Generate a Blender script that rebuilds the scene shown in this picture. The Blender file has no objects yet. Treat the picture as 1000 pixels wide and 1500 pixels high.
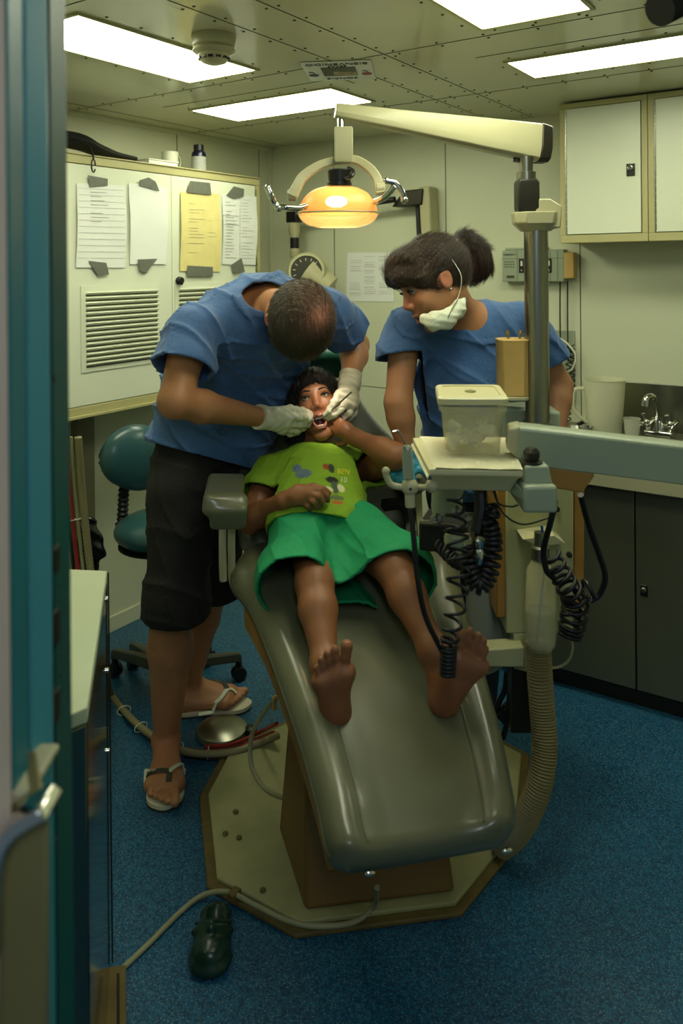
import bpy, math, random
import numpy as np
from mathutils import Matrix, Vector
random.seed(7); np.random.seed(7)
S = bpy.context.scene
COL = S.collection
# ---------------------------------------------------------------- camera frame (K: x right, y depth, z up from floor) -> world (room axes)
FPX = 1168.; HY = 391.; ROLL = math.radians(0.5); HC = 1.6; TH = math.radians(33.7); CW = (2.81, -3.50)
cT, sT = math.cos(TH), math.sin(TH)
def ray(px, py):
    a = (px-500.)/FPX; b = -(py-HY)/FPX; c, s = math.cos(ROLL), math.sin(ROLL)
    return np.array([a*c+b*s, 1.0, -a*s+b*c])
def Q(px, py, Y):
    r = ray(px, py)*Y
    return np.array([r[0], Y, HC+r[2]])
def Qz(px, py, z):
    r = ray(px, py); t = (z-HC)/r[2]
    return np.array([r[0]*t, t, z])
def W(v):
    v = np.asarray(v, dtype=float); sh = v.shape; v = v.reshape(-1, 3)
    o = np.empty_like(v)
    o[:, 0] = CW[0]+v[:, 0]*cT-v[:, 1]*sT; o[:, 1] = CW[1]+v[:, 0]*sT+v[:, 1]*cT; o[:, 2] = v[:, 2]
    return o.reshape(sh)
def QW(px, py, Y): return W(Q(px, py, Y))
def hitp(px, py, ax, val):      # ray meets a room plane, world coordinates
    d = W(ray(px, py))-W(np.zeros(3)); o = np.array([CW[0], CW[1], HC])
    return o+d*((val-o[ax])/d[ax])
def V(*a): return np.array(a, dtype=float)
def nz(v): v = np.asarray(v, float); return v/np.linalg.norm(v)
# ---------------------------------------------------------------- materials
def lin(c): return tuple(((x/255)/12.92 if x/255 <= .04045 else ((x/255+.055)/1.055)**2.4) for x in c)+(1.,)
MATS = {}
def mat(name, rgb, rough=.5, metal=0., bump=0., bscale=60., var=0., vscale=8., trans=0., emit=None, estr=0., coat=0., sss=0., spec=.5, attr=False, stretch=None, alpha=1., ior=1.45, sheen=0.):
    m = bpy.data.materials.new(name); m.use_nodes = True; nt = m.node_tree; N = nt.nodes; L = nt.links
    b = N['Principled BSDF']
    c = lin(rgb)
    b.inputs['Base Color'].default_value = c; b.inputs['Roughness'].default_value = rough; b.inputs['Metallic'].default_value = metal
    b.inputs['Specular IOR Level'].default_value = spec; b.inputs['IOR'].default_value = ior
    if trans: b.inputs['Transmission Weight'].default_value = trans
    if coat: b.inputs['Coat Weight'].default_value = coat; b.inputs['Coat Roughness'].default_value = .15
    if sss: b.inputs['Subsurface Weight'].default_value = sss; b.inputs['Subsurface Radius'].default_value = (.01, .004, .002); b.inputs['Subsurface Scale'].default_value = 1.
    if sheen: b.inputs['Sheen Weight'].default_value = sheen
    if alpha < 1: b.inputs['Alpha'].default_value = alpha
    if emit: b.inputs['Emission Color'].default_value = lin(emit); b.inputs['Emission Strength'].default_value = estr
    tc = N.new('ShaderNodeTexCoord'); mp = N.new('ShaderNodeMapping'); L.new(tc.outputs['Object'], mp.inputs['Vector'])
    if stretch: mp.inputs['Scale'].default_value = stretch
    base = None
    if attr:
        at = N.new('ShaderNodeAttribute'); at.attribute_name = 'col'; base = at.outputs['Color']; L.new(base, b.inputs['Base Color'])
    if var:
        n = N.new('ShaderNodeTexNoise'); n.inputs['Scale'].default_value = vscale; n.inputs['Detail'].default_value = 5; L.new(mp.outputs[0], n.inputs['Vector'])
        r = N.new('ShaderNodeMapRange'); r.inputs['From Min'].default_value = .3; r.inputs['From Max'].default_value = .7
        r.inputs['To Min'].default_value = 1-var; r.inputs['To Max'].default_value = 1+var; L.new(n.outputs['Fac'], r.inputs['Value'])
        mx = N.new('ShaderNodeVectorMath'); mx.operation = 'SCALE'
        if base: L.new(base, mx.inputs[0])
        else: mx.inputs[0].default_value = c[:3]
        L.new(r.outputs[0], mx.inputs['Scale']); L.new(mx.outputs[0], b.inputs['Base Color'])
    if bump:
        n2 = N.new('ShaderNodeTexNoise'); n2.inputs['Scale'].default_value = bscale; n2.inputs['Detail'].default_value = 4; L.new(mp.outputs[0], n2.inputs['Vector'])
        bp = N.new('ShaderNodeBump'); bp.inputs['Strength'].default_value = bump; bp.inputs['Distance'].default_value = .01
        L.new(n2.outputs['Fac'], bp.inputs['Height']); L.new(bp.outputs[0], b.inputs['Normal'])
    MATS[name] = m
    return m
# ---------------------------------------------------------------- objects
ORG = {}
def tag(o, label=None, cat=None, group=None, kind=None):
    if label: o['label'] = label
    if cat: o['category'] = cat
    if group: o['group'] = group
    if kind: o['kind'] = kind
    return o
def thing(name, label, cat, base, group=None):
    o = bpy.data.objects.new(name, None); COL.objects.link(o); o.empty_display_size = .05
    o.location = tuple(base); ORG[o.name] = np.array(base, float)
    return tag(o, label, cat, group)
def link_mesh(name, v, faces, mats, parent=None, mi=None, smooth=True, angle=35, bevel=0, bseg=2, col=None):
    """v: world coordinates"""
    v = np.asarray(v, float)
    me = bpy.data.meshes.new(name)
    if parent is not None: org = ORG[parent.name]
    else:
        lo, hi = v.min(0), v.max(0); org = V((lo[0]+hi[0])/2, (lo[1]+hi[1])/2, lo[2])
    vl = v-org
    if isinstance(faces, np.ndarray):
        nf = len(faces); k = faces.shape[1]
        me.vertices.add(len(vl)); me.vertices.foreach_set('co', vl.astype(np.float32).ravel())
        me.loops.add(nf*k); me.loops.foreach_set('vertex_index', faces.astype(np.int32).ravel())
        me.polygons.add(nf); me.polygons.foreach_set('loop_start', np.arange(0, nf*k, k, dtype=np.int32))
        me.update(calc_edges=True)
    else:
        me.from_pydata([tuple(x) for x in vl], [], faces)
    if not isinstance(mats, (list, tuple)): mats = [mats]
    for m in mats: me.materials.append(m)
    if mi is not None: me.polygons.foreach_set('material_index', np.asarray(mi, dtype=np.int32))
    if smooth:
        me.polygons.foreach_set('use_smooth', np.ones(len(me.polygons), dtype=bool))
        if angle: me.set_sharp_from_angle(angle=math.radians(angle))
    if col is not None:
        a = me.color_attributes.new('col', 'FLOAT_COLOR', 'POINT')
        c4 = np.ones((len(vl), 4), np.float32); c4[:, :3] = col; a.data.foreach_set('color', c4.ravel())
    me.update()
    o = bpy.data.objects.new(name, me); COL.objects.link(o)
    if parent is not None: o.parent = parent; ORG[o.name] = org
    else: o.location = tuple(org); ORG[o.name] = org
    if bevel:
        b = o.modifiers.new('bevel', 'BEVEL'); b.width = bevel; b.segments = bseg; b.limit_method = 'ANGLE'; b.angle_limit = math.radians(40)
        b.harden_normals = False
    return o
def cr(pts, n=8):
    """Catmull-Rom through points"""
    p = [np.asarray(x, float) for x in pts]
    if len(p) < 3: return p
    p = [2*p[0]-p[1]]+p+[2*p[-1]-p[-2]]; out = []
    for i in range(1, len(p)-2):
        for j in range(n):
            t = j/n; a, b, c, d = p[i-1], p[i], p[i+1], p[i+2]
            out.append(.5*((2*b)+(-a+c)*t+(2*a-5*b+4*c-d)*t*t+(-a+3*b-3*c+d)*t**3))
    out.append(p[-2]); return out
class MB:
    def __init__(s, fr='K'): s.v = []; s.f = []; s.m = []; s.fr = fr
    def add(s, vs, fs, mi=0):
        n = len(s.v); s.v += [np.asarray(x, float) for x in vs]; s.f += [[i+n for i in f] for f in fs]; s.m += [mi]*len(fs); return s
    def obox(s, c, ax, h, mi=0):
        c = np.asarray(c, float); ax = [nz(a) for a in ax]; vs = []
        for i in (-1, 1):
            for j in (-1, 1):
                for k in (-1, 1): vs.append(c+ax[0]*i*h[0]+ax[1]*j*h[1]+ax[2]*k*h[2])
        fs = [(0, 1, 3, 2), (4, 6, 7, 5), (0, 4, 5, 1), (2, 3, 7, 6), (0, 2, 6, 4), (1, 5, 7, 3)]
        if np.dot(np.cross(ax[0], ax[1]), ax[2]) < 0: fs = [f[::-1] for f in fs]
        return s.add(vs, fs, mi)
    def box(s, lo, hi, mi=0):
        lo = np.array(lo, float); hi = np.array(hi, float)
        return s.obox((lo+hi)/2, (V(1, 0, 0), V(0, 1, 0), V(0, 0, 1)), (hi-lo)/2, mi)
    def loft(s, rings, cap=True, mi=0, close=False):
        n = len(rings[0]); vs = [p for r in rings for p in r]; fs = []
        m = len(rings)
        for i in range(m if close else m-1):
            for j in range(n):
                a = i*n+j; b = i*n+(j+1) % n; c = ((i+1) % m)*n+(j+1) % n; d = ((i+1) % m)*n+j
                fs.append((a, b, c, d))
        if cap and not close: fs.append(tuple(range(n))[::-1]); fs.append(tuple(range((m-1)*n, m*n)))
        return s.add(vs, fs, mi)
    def tube(s, pts, r, seg=10, mi=0, cap=True, ell=None):
        pts = [np.asarray(p, float) for p in pts]; n = len(pts)
        rr = [r]*n if np.isscalar(r) else (list(r) if len(r) == n else [np.interp(i/(n-1), np.linspace(0, 1, len(r)), r) for i in range(n)])
        t = [nz(pts[min(i+1, n-1)]-pts[max(i-1, 0)]) for i in range(n)]
        u = np.cross(t[0], V(0, 0, 1)); u = np.cross(t[0], V(0, 1, 0)) if np.linalg.norm(u) < .05 else u; u = nz(u); rings = []
        for i in range(n):
            u = nz(u-t[i]*np.dot(u, t[i])); w = np.cross(t[i], u)
            rings.append([pts[i]+(u*math.cos(2*math.pi*k/seg)+w*math.sin(2*math.pi*k/seg)*(ell or 1))*rr[i] for k in range(seg)])
        return s.loft(rings, cap, mi)
    def cyl(s, a, b, r, r2=None, seg=20, mi=0): return s.tube([a, b], [r, r if r2 is None else r2], seg, mi)
    def lathe(s, c, axis, prof, seg=28, mi=0, cap=True):
        c = np.asarray(c, float); a = nz(axis); u = np.cross(a, V(0, 0, 1)); u = V(1, 0, 0) if np.linalg.norm(u) < .05 else nz(u); w = np.cross(a, u)
        rings = [[c+a*t+(u*math.cos(2*math.pi*k/seg)+w*math.sin(2*math.pi*k/seg))*max(r, 1e-4) for k in range(seg)] for r, t in prof]
        return s.loft(rings, cap, mi)
    def sph(s, c, r, seg=16, mi=0, ax=None):
        c = np.asarray(c, float); r = V(r, r, r) if np.isscalar(r) else V(*r)
        A = np.eye(3) if ax is None else np.array([nz(x) for x in ax]); rings = []
        for i in range(1, seg//2):
            th = math.pi*i/(seg//2)
            rings.append([c+(V(math.sin(th)*math.cos(2*math.pi*k/seg), math.sin(th)*math.sin(2*math.pi*k/seg), -math.cos(th))*r)@A for k in range(seg)])
        return s.loft(rings, True, mi)
    def prism(s, pts, vec, mi=0):
        pts = [np.asarray(p, float) for p in pts]; vec = np.asarray(vec, float)
        n = nz(sum(np.cross(pts[i]-pts[0], pts[i+1]-pts[0]) for i in range(1, len(pts)-1)))
        if np.dot(n, vec) < 0: pts = pts[::-1]
        return s.loft([pts, [p+vec for p in pts]], True, mi)
    def text(s, txt, c, right, up, size, mi=0, ext=.0006, align='CENTER'):
        cu = bpy.data.curves.new('t', 'FONT'); cu.body = txt; cu.size = size; cu.align_x = align; cu.align_y = 'CENTER'; cu.extrude = ext; cu.resolution_u = 2
        o = bpy.data.objects.new('t', cu); COL.objects.link(o)
        me = o.to_mesh(); r = nz(right); u = nz(up); n = np.cross(r, u); c = np.asarray(c, float)
        s.add([c+r*v.co.x+u*v.co.y+n*v.co.z for v in me.vertices], [tuple(p.vertices) for p in me.polygons], mi)
        o.to_mesh_clear(); bpy.data.objects.remove(o); bpy.data.curves.remove(cu); return s
    def build(s, name, mats, parent=None, bevel=0, angle=35, smooth=True, **kw):
        v = np.array(s.v); v = W(v) if s.fr == 'K' else v
        return link_mesh(name, v, s.f, mats, parent, s.m, smooth, angle, bevel, **kw)
# ---------------------------------------------------------------- signed-distance bodies (blended round cones, meshed by surface nets)
class SF:
    def __init__(s): s.ops = []; s.pl = []; s.sh = 0; s.dn = None; s.lo = V(9, 9, 9); s.hi = -s.lo
    def _bb(s, lo, hi, op):
        if op == '+': s.lo = np.minimum(s.lo, lo); s.hi = np.maximum(s.hi, hi)
    def rc(s, a, b, ra, rb=None, k=.02, fl=None, op='+'):
        a = np.asarray(a, float); b = np.asarray(b, float); rb = ra if rb is None else rb; R = max(ra, rb)*(max(1, fl[1]) if fl else 1)
        lo = np.minimum(a, b)-R; hi = np.maximum(a, b)+R; s._bb(lo, hi, op)
        s.ops.append(('rc', lo, hi, k, op, (a, b, ra, rb, (nz(fl[0]), fl[1]) if fl else None))); return s
    def ch(s, pts, rs, k=.02, fl=None, op='+'):
        for i in range(len(pts)-1): s.rc(pts[i], pts[i+1], rs[i], rs[i+1], k, fl, op)
        return s
    def el(s, c, r, ax=None, k=.02, op='+'):
        c = np.asarray(c, float); R = max(r); A = np.eye(3) if ax is None else np.array([nz(x) for x in ax])
        s._bb(c-R, c+R, op); s.ops.append(('el', c-R, c+R, k, op, (c, V(*r), A))); return s
    def bx(s, c, h, ax=None, rad=.01, k=.01, op='+'):
        c = np.asarray(c, float); R = np.linalg.norm(h)+rad; A = np.eye(3) if ax is None else np.array([nz(x) for x in ax])
        s._bb(c-R, c+R, op); s.ops.append(('bx', c-R, c+R, k, op, (c, V(*h), A, rad))); return s
    def cut(s, n, p, k=.002): s.pl.append((nz(n), np.asarray(p, float), k)); return s
    def _seq(s): return [o for o in s.ops if o[4] != 'x']+[('mid', 0, 0, 0, 0, 0)]+[o for o in s.ops if o[4] == 'x']
    def _mid(s, D, lo, h):
        if s.dn is not None:
            msk = np.abs(D) < .05; ii = np.argwhere(msk); D[msk] += s.dn(lo+ii*h).astype(np.float32)
        if s.sh: np.maximum(D, -(D+s.sh), out=D)
    def field(s, h):
        M = .05; lo = s.lo-3*h; n = np.ceil((s.hi+3*h-lo)/h).astype(int)+1
        D = np.full(n, .08, np.float32); ax = [(lo[i]+np.arange(n[i])*h).astype(np.float32) for i in range(3)]
        for kind, a0, b0, k, op, pr in s._seq():
            if kind == 'mid': s._mid(D, lo, h); continue
            i0 = np.clip(np.floor((a0-M-lo)/h).astype(int), 0, n-1); i1 = np.clip(np.ceil((b0+M-lo)/h).astype(int)+1, 1, n)
            if (i1 <= i0).any(): continue
            sl = tuple(slice(i0[q], i1[q]) for q in range(3))
            X = ax[0][sl[0]][:, None, None]; Y = ax[1][sl[1]][None, :, None]; Z = ax[2][sl[2]][None, None, :]
            if kind == 'rc':
                a, b, ra, rb, fl = pr; ab = b-a; L2 = max(float(ab@ab), 1e-9)
                dx, dy, dz = X-a[0], Y-a[1], Z-a[2]
                t = np.clip((dx*ab[0]+dy*ab[1]+dz*ab[2])/L2, 0, 1)
                px, py, pz = dx-t*ab[0], dy-t*ab[1], dz-t*ab[2]; q = px*px+py*py+pz*pz
                if fl: w, f = fl; cc = px*w[0]+py*w[1]+pz*w[2]; q = q-cc*cc*(1-1/(f*f))
                d = np.sqrt(np.maximum(q, 0))-(ra+(rb-ra)*t)
            elif kind == 'el':
                c, r, A = pr; dx, dy, dz = X-c[0], Y-c[1], Z-c[2]
                u = [(dx*A[i][0]+dy*A[i][1]+dz*A[i][2]) for i in range(3)]
                k0 = np.sqrt(sum((u[i]/r[i])**2 for i in range(3))); k1 = np.sqrt(sum((u[i]/r[i]**2)**2 for i in range(3)))+1e-6
                d = k0*(k0-1)/k1
            else:
                c, hh, A, rad = pr; dx, dy, dz = X-c[0], Y-c[1], Z-c[2]
                u = [np.abs(dx*A[i][0]+dy*A[i][1]+dz*A[i][2])-hh[i] for i in range(3)]
                d = np.sqrt(sum(np.maximum(x, 0)**2 for x in u))+np.minimum(np.maximum(np.maximum(u[0], u[1]), u[2]), 0)-rad
            d = d.astype(np.float32); C = D[sl]
            if op == '+': hh = np.maximum(k-np.abs(C-d), 0)/k; D[sl] = np.minimum(C, d)-hh*hh*k*.25
            else: hh = np.maximum(k-np.abs(C+d), 0)/k; D[sl] = np.maximum(C, -d)+hh*hh*k*.25
        for nn, p, k in s.pl:
            d = ((ax[0]-p[0])*nn[0])[:, None, None]+((ax[1]-p[1])*nn[1])[None, :, None]+((ax[2]-p[2])*nn[2])[None, None, :]
            D = np.maximum(D, d.astype(np.float32))
        return D, lo
    def mesh(s, h, it=1):
        D, lo = s.field(h); n = D.shape; s_ = D < 0
        cn = [s_[i:n[0]-1+i, j:n[1]-1+j, k:n[2]-1+k] for i in (0, 1) for j in (0, 1) for k in (0, 1)]
        a = cn[0].copy(); o = cn[0].copy()
        for c in cn[1:]: a &= c; o |= c
        act = o & ~a; del a, o
        ii = np.argwhere(act); idx = np.full(act.shape, -1, np.int32); idx[tuple(ii.T)] = np.arange(len(ii))
        acc = np.zeros((len(ii), 3)); cnt = np.zeros(len(ii))
        offs = [(i, j, k) for i in (0, 1) for j in (0, 1) for k in (0, 1)]
        val = [D[ii[:, 0]+o_[0], ii[:, 1]+o_[1], ii[:, 2]+o_[2]] for o_ in offs]
        for p in range(8):
            for q in range(p+1, 8):
                if sum(abs(offs[p][x]-offs[q][x]) for x in range(3)) != 1: continue
                va, vb = val[p], val[q]; m = (va < 0) != (vb < 0)
                t = np.where(m, va/np.where(m, va-vb, 1), 0)
                po = np.array(offs[p], float)[None]+t[:, None]*(np.array(offs[q])-np.array(offs[p]))[None]
                acc += po*m[:, None]; cnt += m
        vv = lo+(ii+acc/cnt[:, None])*h
        F = []
        for axn in range(3):
            b, c = [x for x in range(3) if x != axn]
            sa = [slice(None)]*3; sb = [slice(None)]*3; sa[axn] = slice(0, n[axn]-1); sb[axn] = slice(1, n[axn])
            A, B = s_[tuple(sa)], s_[tuple(sb)]; ch = np.argwhere(A != B)
            ch = ch[(ch[:, b] > 0) & (ch[:, c] > 0) & (ch[:, b] < n[b]-1) & (ch[:, c] < n[c]-1)]
            ins = A[tuple(ch.T)]
            def g(db, dc):
                q = ch.copy(); q[:, b] -= db; q[:, c] -= dc; return idx[tuple(q.T)]
            quad = np.stack([g(1, 1), g(0, 1), g(0, 0), g(1, 0)], 1)
            flip = ins if axn != 1 else ~ins
            quad[~flip] = quad[~flip][:, ::-1]; F.append(quad)
        F = np.concatenate(F); F = F[(F >= 0).all(1)]
        for _ in range(it):
            nb = np.zeros_like(vv); cn_ = np.zeros(len(vv))
            for x in range(4):
                i, j = F[:, x], F[:, (x+1) % 4]
                for q in range(3): nb[:, q] += np.bincount(i, vv[j, q], len(vv))+np.bincount(j, vv[i, q], len(vv))
                cn_ += np.bincount(i, minlength=len(vv))+np.bincount(j, minlength=len(vv))
            vv = vv*.5+.5*nb/np.maximum(cn_, 1)[:, None]
        return vv, F
    def build(s, name, mats, parent=None, h=.004, it=1, colf=None, fr='K', mif=None):
        v, F = s.mesh(h, it)
        c = colf(v) if colf else None; mi = mif(v[F].mean(1)) if mif else None
        return link_mesh(name, W(v) if fr == 'K' else v, F, mats, parent, mi=mi, angle=0, col=c)
def K2(d):   # K direction -> world
    d = np.asarray(d, float); return np.array([d[0]*cT-d[1]*sT, d[0]*sT+d[1]*cT, d[2]])
def strands(name, par, src, n, flow, ln, r, colf, lift=.12, keep=None, seed=1, mt=None, curl=0.):
    """thin tapered hairs lying on a surface"""
    rg = np.random.RandomState(seed); me = src.data; N = len(me.vertices)
    co = np.empty(N*3, np.float32); me.vertices.foreach_get('co', co); co = co.reshape(-1, 3)+ORG[src.name]
    nn = np.array([tuple(x.vector) for x in me.vertex_normals]); ix = rg.randint(0, N, n); P = co[ix].astype(float); M_ = nn[ix]
    if keep is not None: k = keep(P); P, M_ = P[k], M_[k]
    n = len(P); P = P+rg.normal(0, .0012, P.shape); V_ = []; seg = 5; pts = [P-M_*.001]
    L_ = ln*(.6+.6*rg.rand(n))[:, None]
    for s_ in range(seg-1):
        d = flow(pts[-1]); d = d-M_*(d*M_).sum(1)[:, None]; d /= np.linalg.norm(d, axis=1)[:, None]+1e-9
        d = d+M_*lift*(1-1.1*s_/seg)+rg.normal(0, .10+curl, d.shape); pts.append(pts[-1]+d*L_/(seg-1))
    for s_, p in enumerate(pts):
        d = flow(p); w1 = np.cross(d, M_); w1 /= np.linalg.norm(w1, axis=1)[:, None]+1e-9; rr = r*(1-.8*(s_/(seg-1))**2)
        for a in (0, 2.094, 4.189): V_.append(p+w1*math.cos(a)*rr+M_*math.sin(a)*rr*.7)
    V_ = np.stack(V_, 1).reshape(-1, 3); F = []
    b = np.arange(n)[:, None]*seg*3
    for s_ in range(seg-1):
        for a in range(3): F.append(b+np.array([s_*3+a, s_*3+(a+1) % 3, (s_+1)*3+(a+1) % 3, (s_+1)*3+a])[None])
    F = np.concatenate(F); c = np.repeat(colf(P)*(.55+.9*rg.rand(n))[:, None], seg*3, axis=0)
    return link_mesh(name, V_, F, mt, par, angle=0, col=c)
def drape(o, pts, off, zmin):
    """drop points onto the top of object o"""
    inv = ORG[o.name]; out = []
    for p in cr(pts, 6):
        w_ = W(p); hit, loc, _, _ = o.ray_cast(Vector((w_[0]-inv[0], w_[1]-inv[1], p[2]+.06-inv[2])), Vector((0, 0, -1)))
        z = (loc[2]+inv[2]) if hit else zmin
        out.append(V(p[0], p[1], max(z, zmin)+off))
    return out
def wav(P, f, ph=0., d=(1, .4, .3)):
    d = np.asarray(d, float); x = P@d
    w = np.sin(P[:, 0]*7.1+ph)+np.sin(P[:, 2]*9.3+ph*2)+np.sin(P[:, 1]*8.2+ph*1.3)
    return np.sin(x*f+w*1.1+ph)
# ================================================================ MATERIALS
m_wall = mat('painted_panel_wall', (205, 208, 178), .42, bump=.02, bscale=30, var=.03, vscale=2)
m_ceil = mat('painted_ceiling_panel', (208, 207, 176), .14, bump=.06, bscale=3, var=.04, vscale=3)
m_seam = mat('dark_seam', (70, 68, 45), .6)
m_rivet = mat('rivet', (95, 88, 55), .4, .5)
m_cream = mat('cream_frame_paint', (178, 172, 122), .42, var=.04, vscale=12)
m_door = mat('white_door_paint', (218, 222, 198), .35, var=.025, vscale=5)
m_paper = mat('white_paper', (226, 228, 220), .8, bump=.1, bscale=15, var=.02, vscale=9)
m_ypaper = mat('manila_paper', (222, 208, 138), .8, bump=.08, bscale=12, var=.04, vscale=20)
m_ink = mat('ink', (95, 95, 92), .8)
m_inkl = mat('pale_ink', (165, 165, 158), .8)
m_tape = mat('grey_duct_tape', (105, 108, 96), .45, bump=.15, bscale=90, var=.08, vscale=50)
m_black = mat('black_plastic', (22, 22, 22), .35)
m_rubber = mat('black_rubber', (18, 18, 18), .42, bump=.05, bscale=120)
m_chrome = mat('chrome', (205, 205, 198), .12, 1.)
m_steel = mat('brushed_steel', (150, 150, 135), .3, 1., bump=.03, bscale=200, stretch=(1, 1, 30))
m_cab = mat('dark_green_grey_steel', (100, 102, 84), .35, .4, bump=.05, bscale=40, var=.08, vscale=5, stretch=(1, 1, .2))
m_counter = mat('counter_edge', (170, 166, 132), .5, var=.04)
m_tray = mat('tray_cream_plastic', (204, 198, 152), .4)
m_plastic = mat('cream_plastic', (178, 174, 136), .35, var=.02)
m_greenplastic = mat('pale_green_grey_enamel', (152, 162, 138), .35, var=.04)
m_white = mat('white_plastic', (220, 222, 200), .3)
m_amber = mat('yellowed_plastic', (206, 170, 100), .4, var=.08, vscale=10)
m_tan = mat('tan_panel', (160, 118, 52), .45, var=.1, vscale=8)
m_dark = mat('dark_metal', (52, 50, 40), .4, .5)
m_teal = mat('teal_frame_paint', (24, 112, 124), .38, var=.05, vscale=3, bump=.04, bscale=10)
m_teal2 = mat('light_teal_frame_paint', (66, 140, 152), .38, var=.05, vscale=3)
m_pink = mat('pale_outer_wall', (196, 180, 172), .7, var=.04)
m_teal3 = mat('deep_teal_frame_paint', (10, 78, 74), .42, var=.06, vscale=4, bump=.05, bscale=14)
m_clear = mat('clear_plastic', (220, 222, 200), .12, alpha=.3)
m_frost = mat('frosted_plastic', (232, 226, 176), .25, alpha=.26)
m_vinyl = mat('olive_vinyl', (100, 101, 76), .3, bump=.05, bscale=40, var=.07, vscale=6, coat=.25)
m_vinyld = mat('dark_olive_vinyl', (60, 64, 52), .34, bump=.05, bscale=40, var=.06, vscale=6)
m_tealv = mat('teal_vinyl', (44, 82, 84), .3, bump=.05, bscale=40, coat=.2)
m_greenv = mat('green_vinyl', (36, 92, 70), .4, bump=.08, bscale=60)
m_hose = mat('beige_corrugated_hose', (128, 118, 78), .5)
m_cable = mat('grey_cable', (150, 148, 112), .5)
m_red = mat('red_tube', (150, 34, 26), .4)
m_basep = mat('worn_base_plate_paint', (160, 158, 112), .55, var=.14, vscale=9)
m_lip = mat('dirty_base_edge', (104, 88, 46), .6, var=.25, vscale=14)
m_skin = mat('skin', (200, 140, 105), .48, bump=.03, bscale=150, var=.07, vscale=25, attr=True, sss=.0)
m_light = mat('fluorescent_diffuser', (250, 250, 235), .5, emit=(252, 255, 222), estr=9.)
def speckled():
    m = mat('blue_speckled_vinyl_floor', (24, 74, 104), .38, bump=.05, bscale=150)
    nt = m.node_tree; N = nt.nodes; L = nt.links; b = N['Principled BSDF']
    tc = N.new('ShaderNodeTexCoord'); prev = None
    base = N.new('ShaderNodeTexNoise'); base.inputs['Scale'].default_value = 160; base.inputs['Detail'].default_value = 3; L.new(tc.outputs['Object'], base.inputs['Vector'])
    r = N.new('ShaderNodeValToRGB'); r.color_ramp.elements[0].position = .36; r.color_ramp.elements[0].color = lin((14, 56, 86)); r.color_ramp.elements[1].position = .66; r.color_ramp.elements[1].color = lin((38, 104, 138)); L.new(base.outputs['Fac'], r.inputs[0])
    prev = r.outputs[0]
    for sc, thr, c in ((190, .17, (176, 200, 190)), (120, .10, (150, 170, 175)), (230, .14, (8, 30, 44))):
        v = N.new('ShaderNodeTexVoronoi'); v.inputs['Scale'].default_value = sc; L.new(tc.outputs['Object'], v.inputs['Vector'])
        n = N.new('ShaderNodeMath'); n.operation = 'LESS_THAN'; n.inputs[1].default_value = thr; L.new(v.outputs['Distance'], n.inputs[0])
        mx = N.new('ShaderNodeMix'); mx.data_type = 'RGBA'; L.new(n.outputs[0], mx.inputs['Factor']); L.new(prev, mx.inputs['A']); mx.inputs['B'].default_value = lin(c); prev = mx.outputs['Result']
    L.new(prev, b.inputs['Base Color']); return m
m_floor = speckled()
# ================================================================ SETTING (room axes: x along back wall, y=0 back wall, x=0 left wall)
HCE = 2.27; XR = 3.6; YF = -2.91
def struct(mb, name, mats, **k): return tag(mb.build(name, mats, **k), kind='structure')
struct(MB('R').box((-.1, -4.3, -.06), (4.2, .1, 0)), 'floor', m_floor)
ce = MB('R').box((-.1, YF-.1, HCE), (XR+.1, .1, HCE+.08))
def seam(a, b, w=.003):
    a = V(a[0], a[1], HCE-.0004); b = V(b[0], b[1], HCE-.0004); d = nz(b-a); n = V(-d[1], d[0], 0)
    ce.obox((a+b)/2, (d, n, V(0, 0, 1)), (np.linalg.norm(b-a)/2, w/2, .0007), 1)
def rivets(a, b, step=.15, off=0):
    a = V(*a, HCE); b = V(*b, HCE); L = np.linalg.norm(b-a); d = (b-a)/L; n = V(-d[1], d[0], 0); t = step/2
    while t < L:
        p = a+d*t+n*off; ce.lathe(p, V(0, 0, -1), [(.0045, -.001), (.0042, .002), (.002, .003)], 8, 2); t += step
for x in (.12, 1.35, 1.53, 2.72): seam((x, YF), (x, 0)); 
for y in (-1.33, -.62, -2.2): seam((0, y), (XR, y))
seam((1.24, -1.38), (1.24, -1.05)); seam((.36, -1.15), (1.2, -1.15)); seam((1.75, -1.12), (2.5, -1.12))
for x in (1.35, 1.53):
    for o in (-.02, .02): rivets((x, YF), (x, 0), .12, o)
for y in (-1.33, -.62):
    for o in (-.02, .02): rivets((0, y), (XR, y), .15, o)
for (x0, x1, y0, y1) in ((.42, 1.13, -1.045, -.75), (.775, 1.08, -2.14, -1.42), (1.815, 2.53, -1.015, -.76), (1.9, 2.2, -2.12, -1.41)):
    for a, b in (((x0-.04, y0-.04), (x1+.04, y0-.04)), ((x0-.04, y1+.04), (x1+.04, y1+.04)), ((x0-.04, y0), (x0-.04, y1)), ((x1+.04, y0), (x1+.04, y1))): rivets(a, b, .12)
struct(ce, 'ceiling', [m_ceil, m_seam, m_rivet])
def wallmesh(name, a, b, seams, thick):
    w = MB('R').box(a, b)
    for lo, hi in seams: w.box(lo, hi, 1)
    return struct(w, name, [m_wall, m_seam])
wallmesh('wall_back', (-.1, 0, 0), (XR+.1, .1, HCE), [((x, -.0012, 0), (x+.004, .001, HCE)) for x in (.43, 1.085, 1.735, 2.4)]+[((.0, -.0012, .98), (1.3, .001, .983))], 0)
wallmesh('wall_left', (-.1, YF-.1, 0), (0, 0, HCE), [((-.001, y, 0), (.0012, y+.004, HCE)) for y in (-1.55, -.72, -.1)], 0)
wallmesh('wall_right', (XR, YF-.1, 0), (XR+.1, 0, HCE), [], 0)
wallmesh('wall_front', (-.1, YF-.09, 0), (1.86, YF, HCE), [], 0)
bb = MB('R').box((0, -.012, 0), (XR, 0, .07)); struct(bb, 'baseboard_back', m_wall, bevel=.003)
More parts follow.
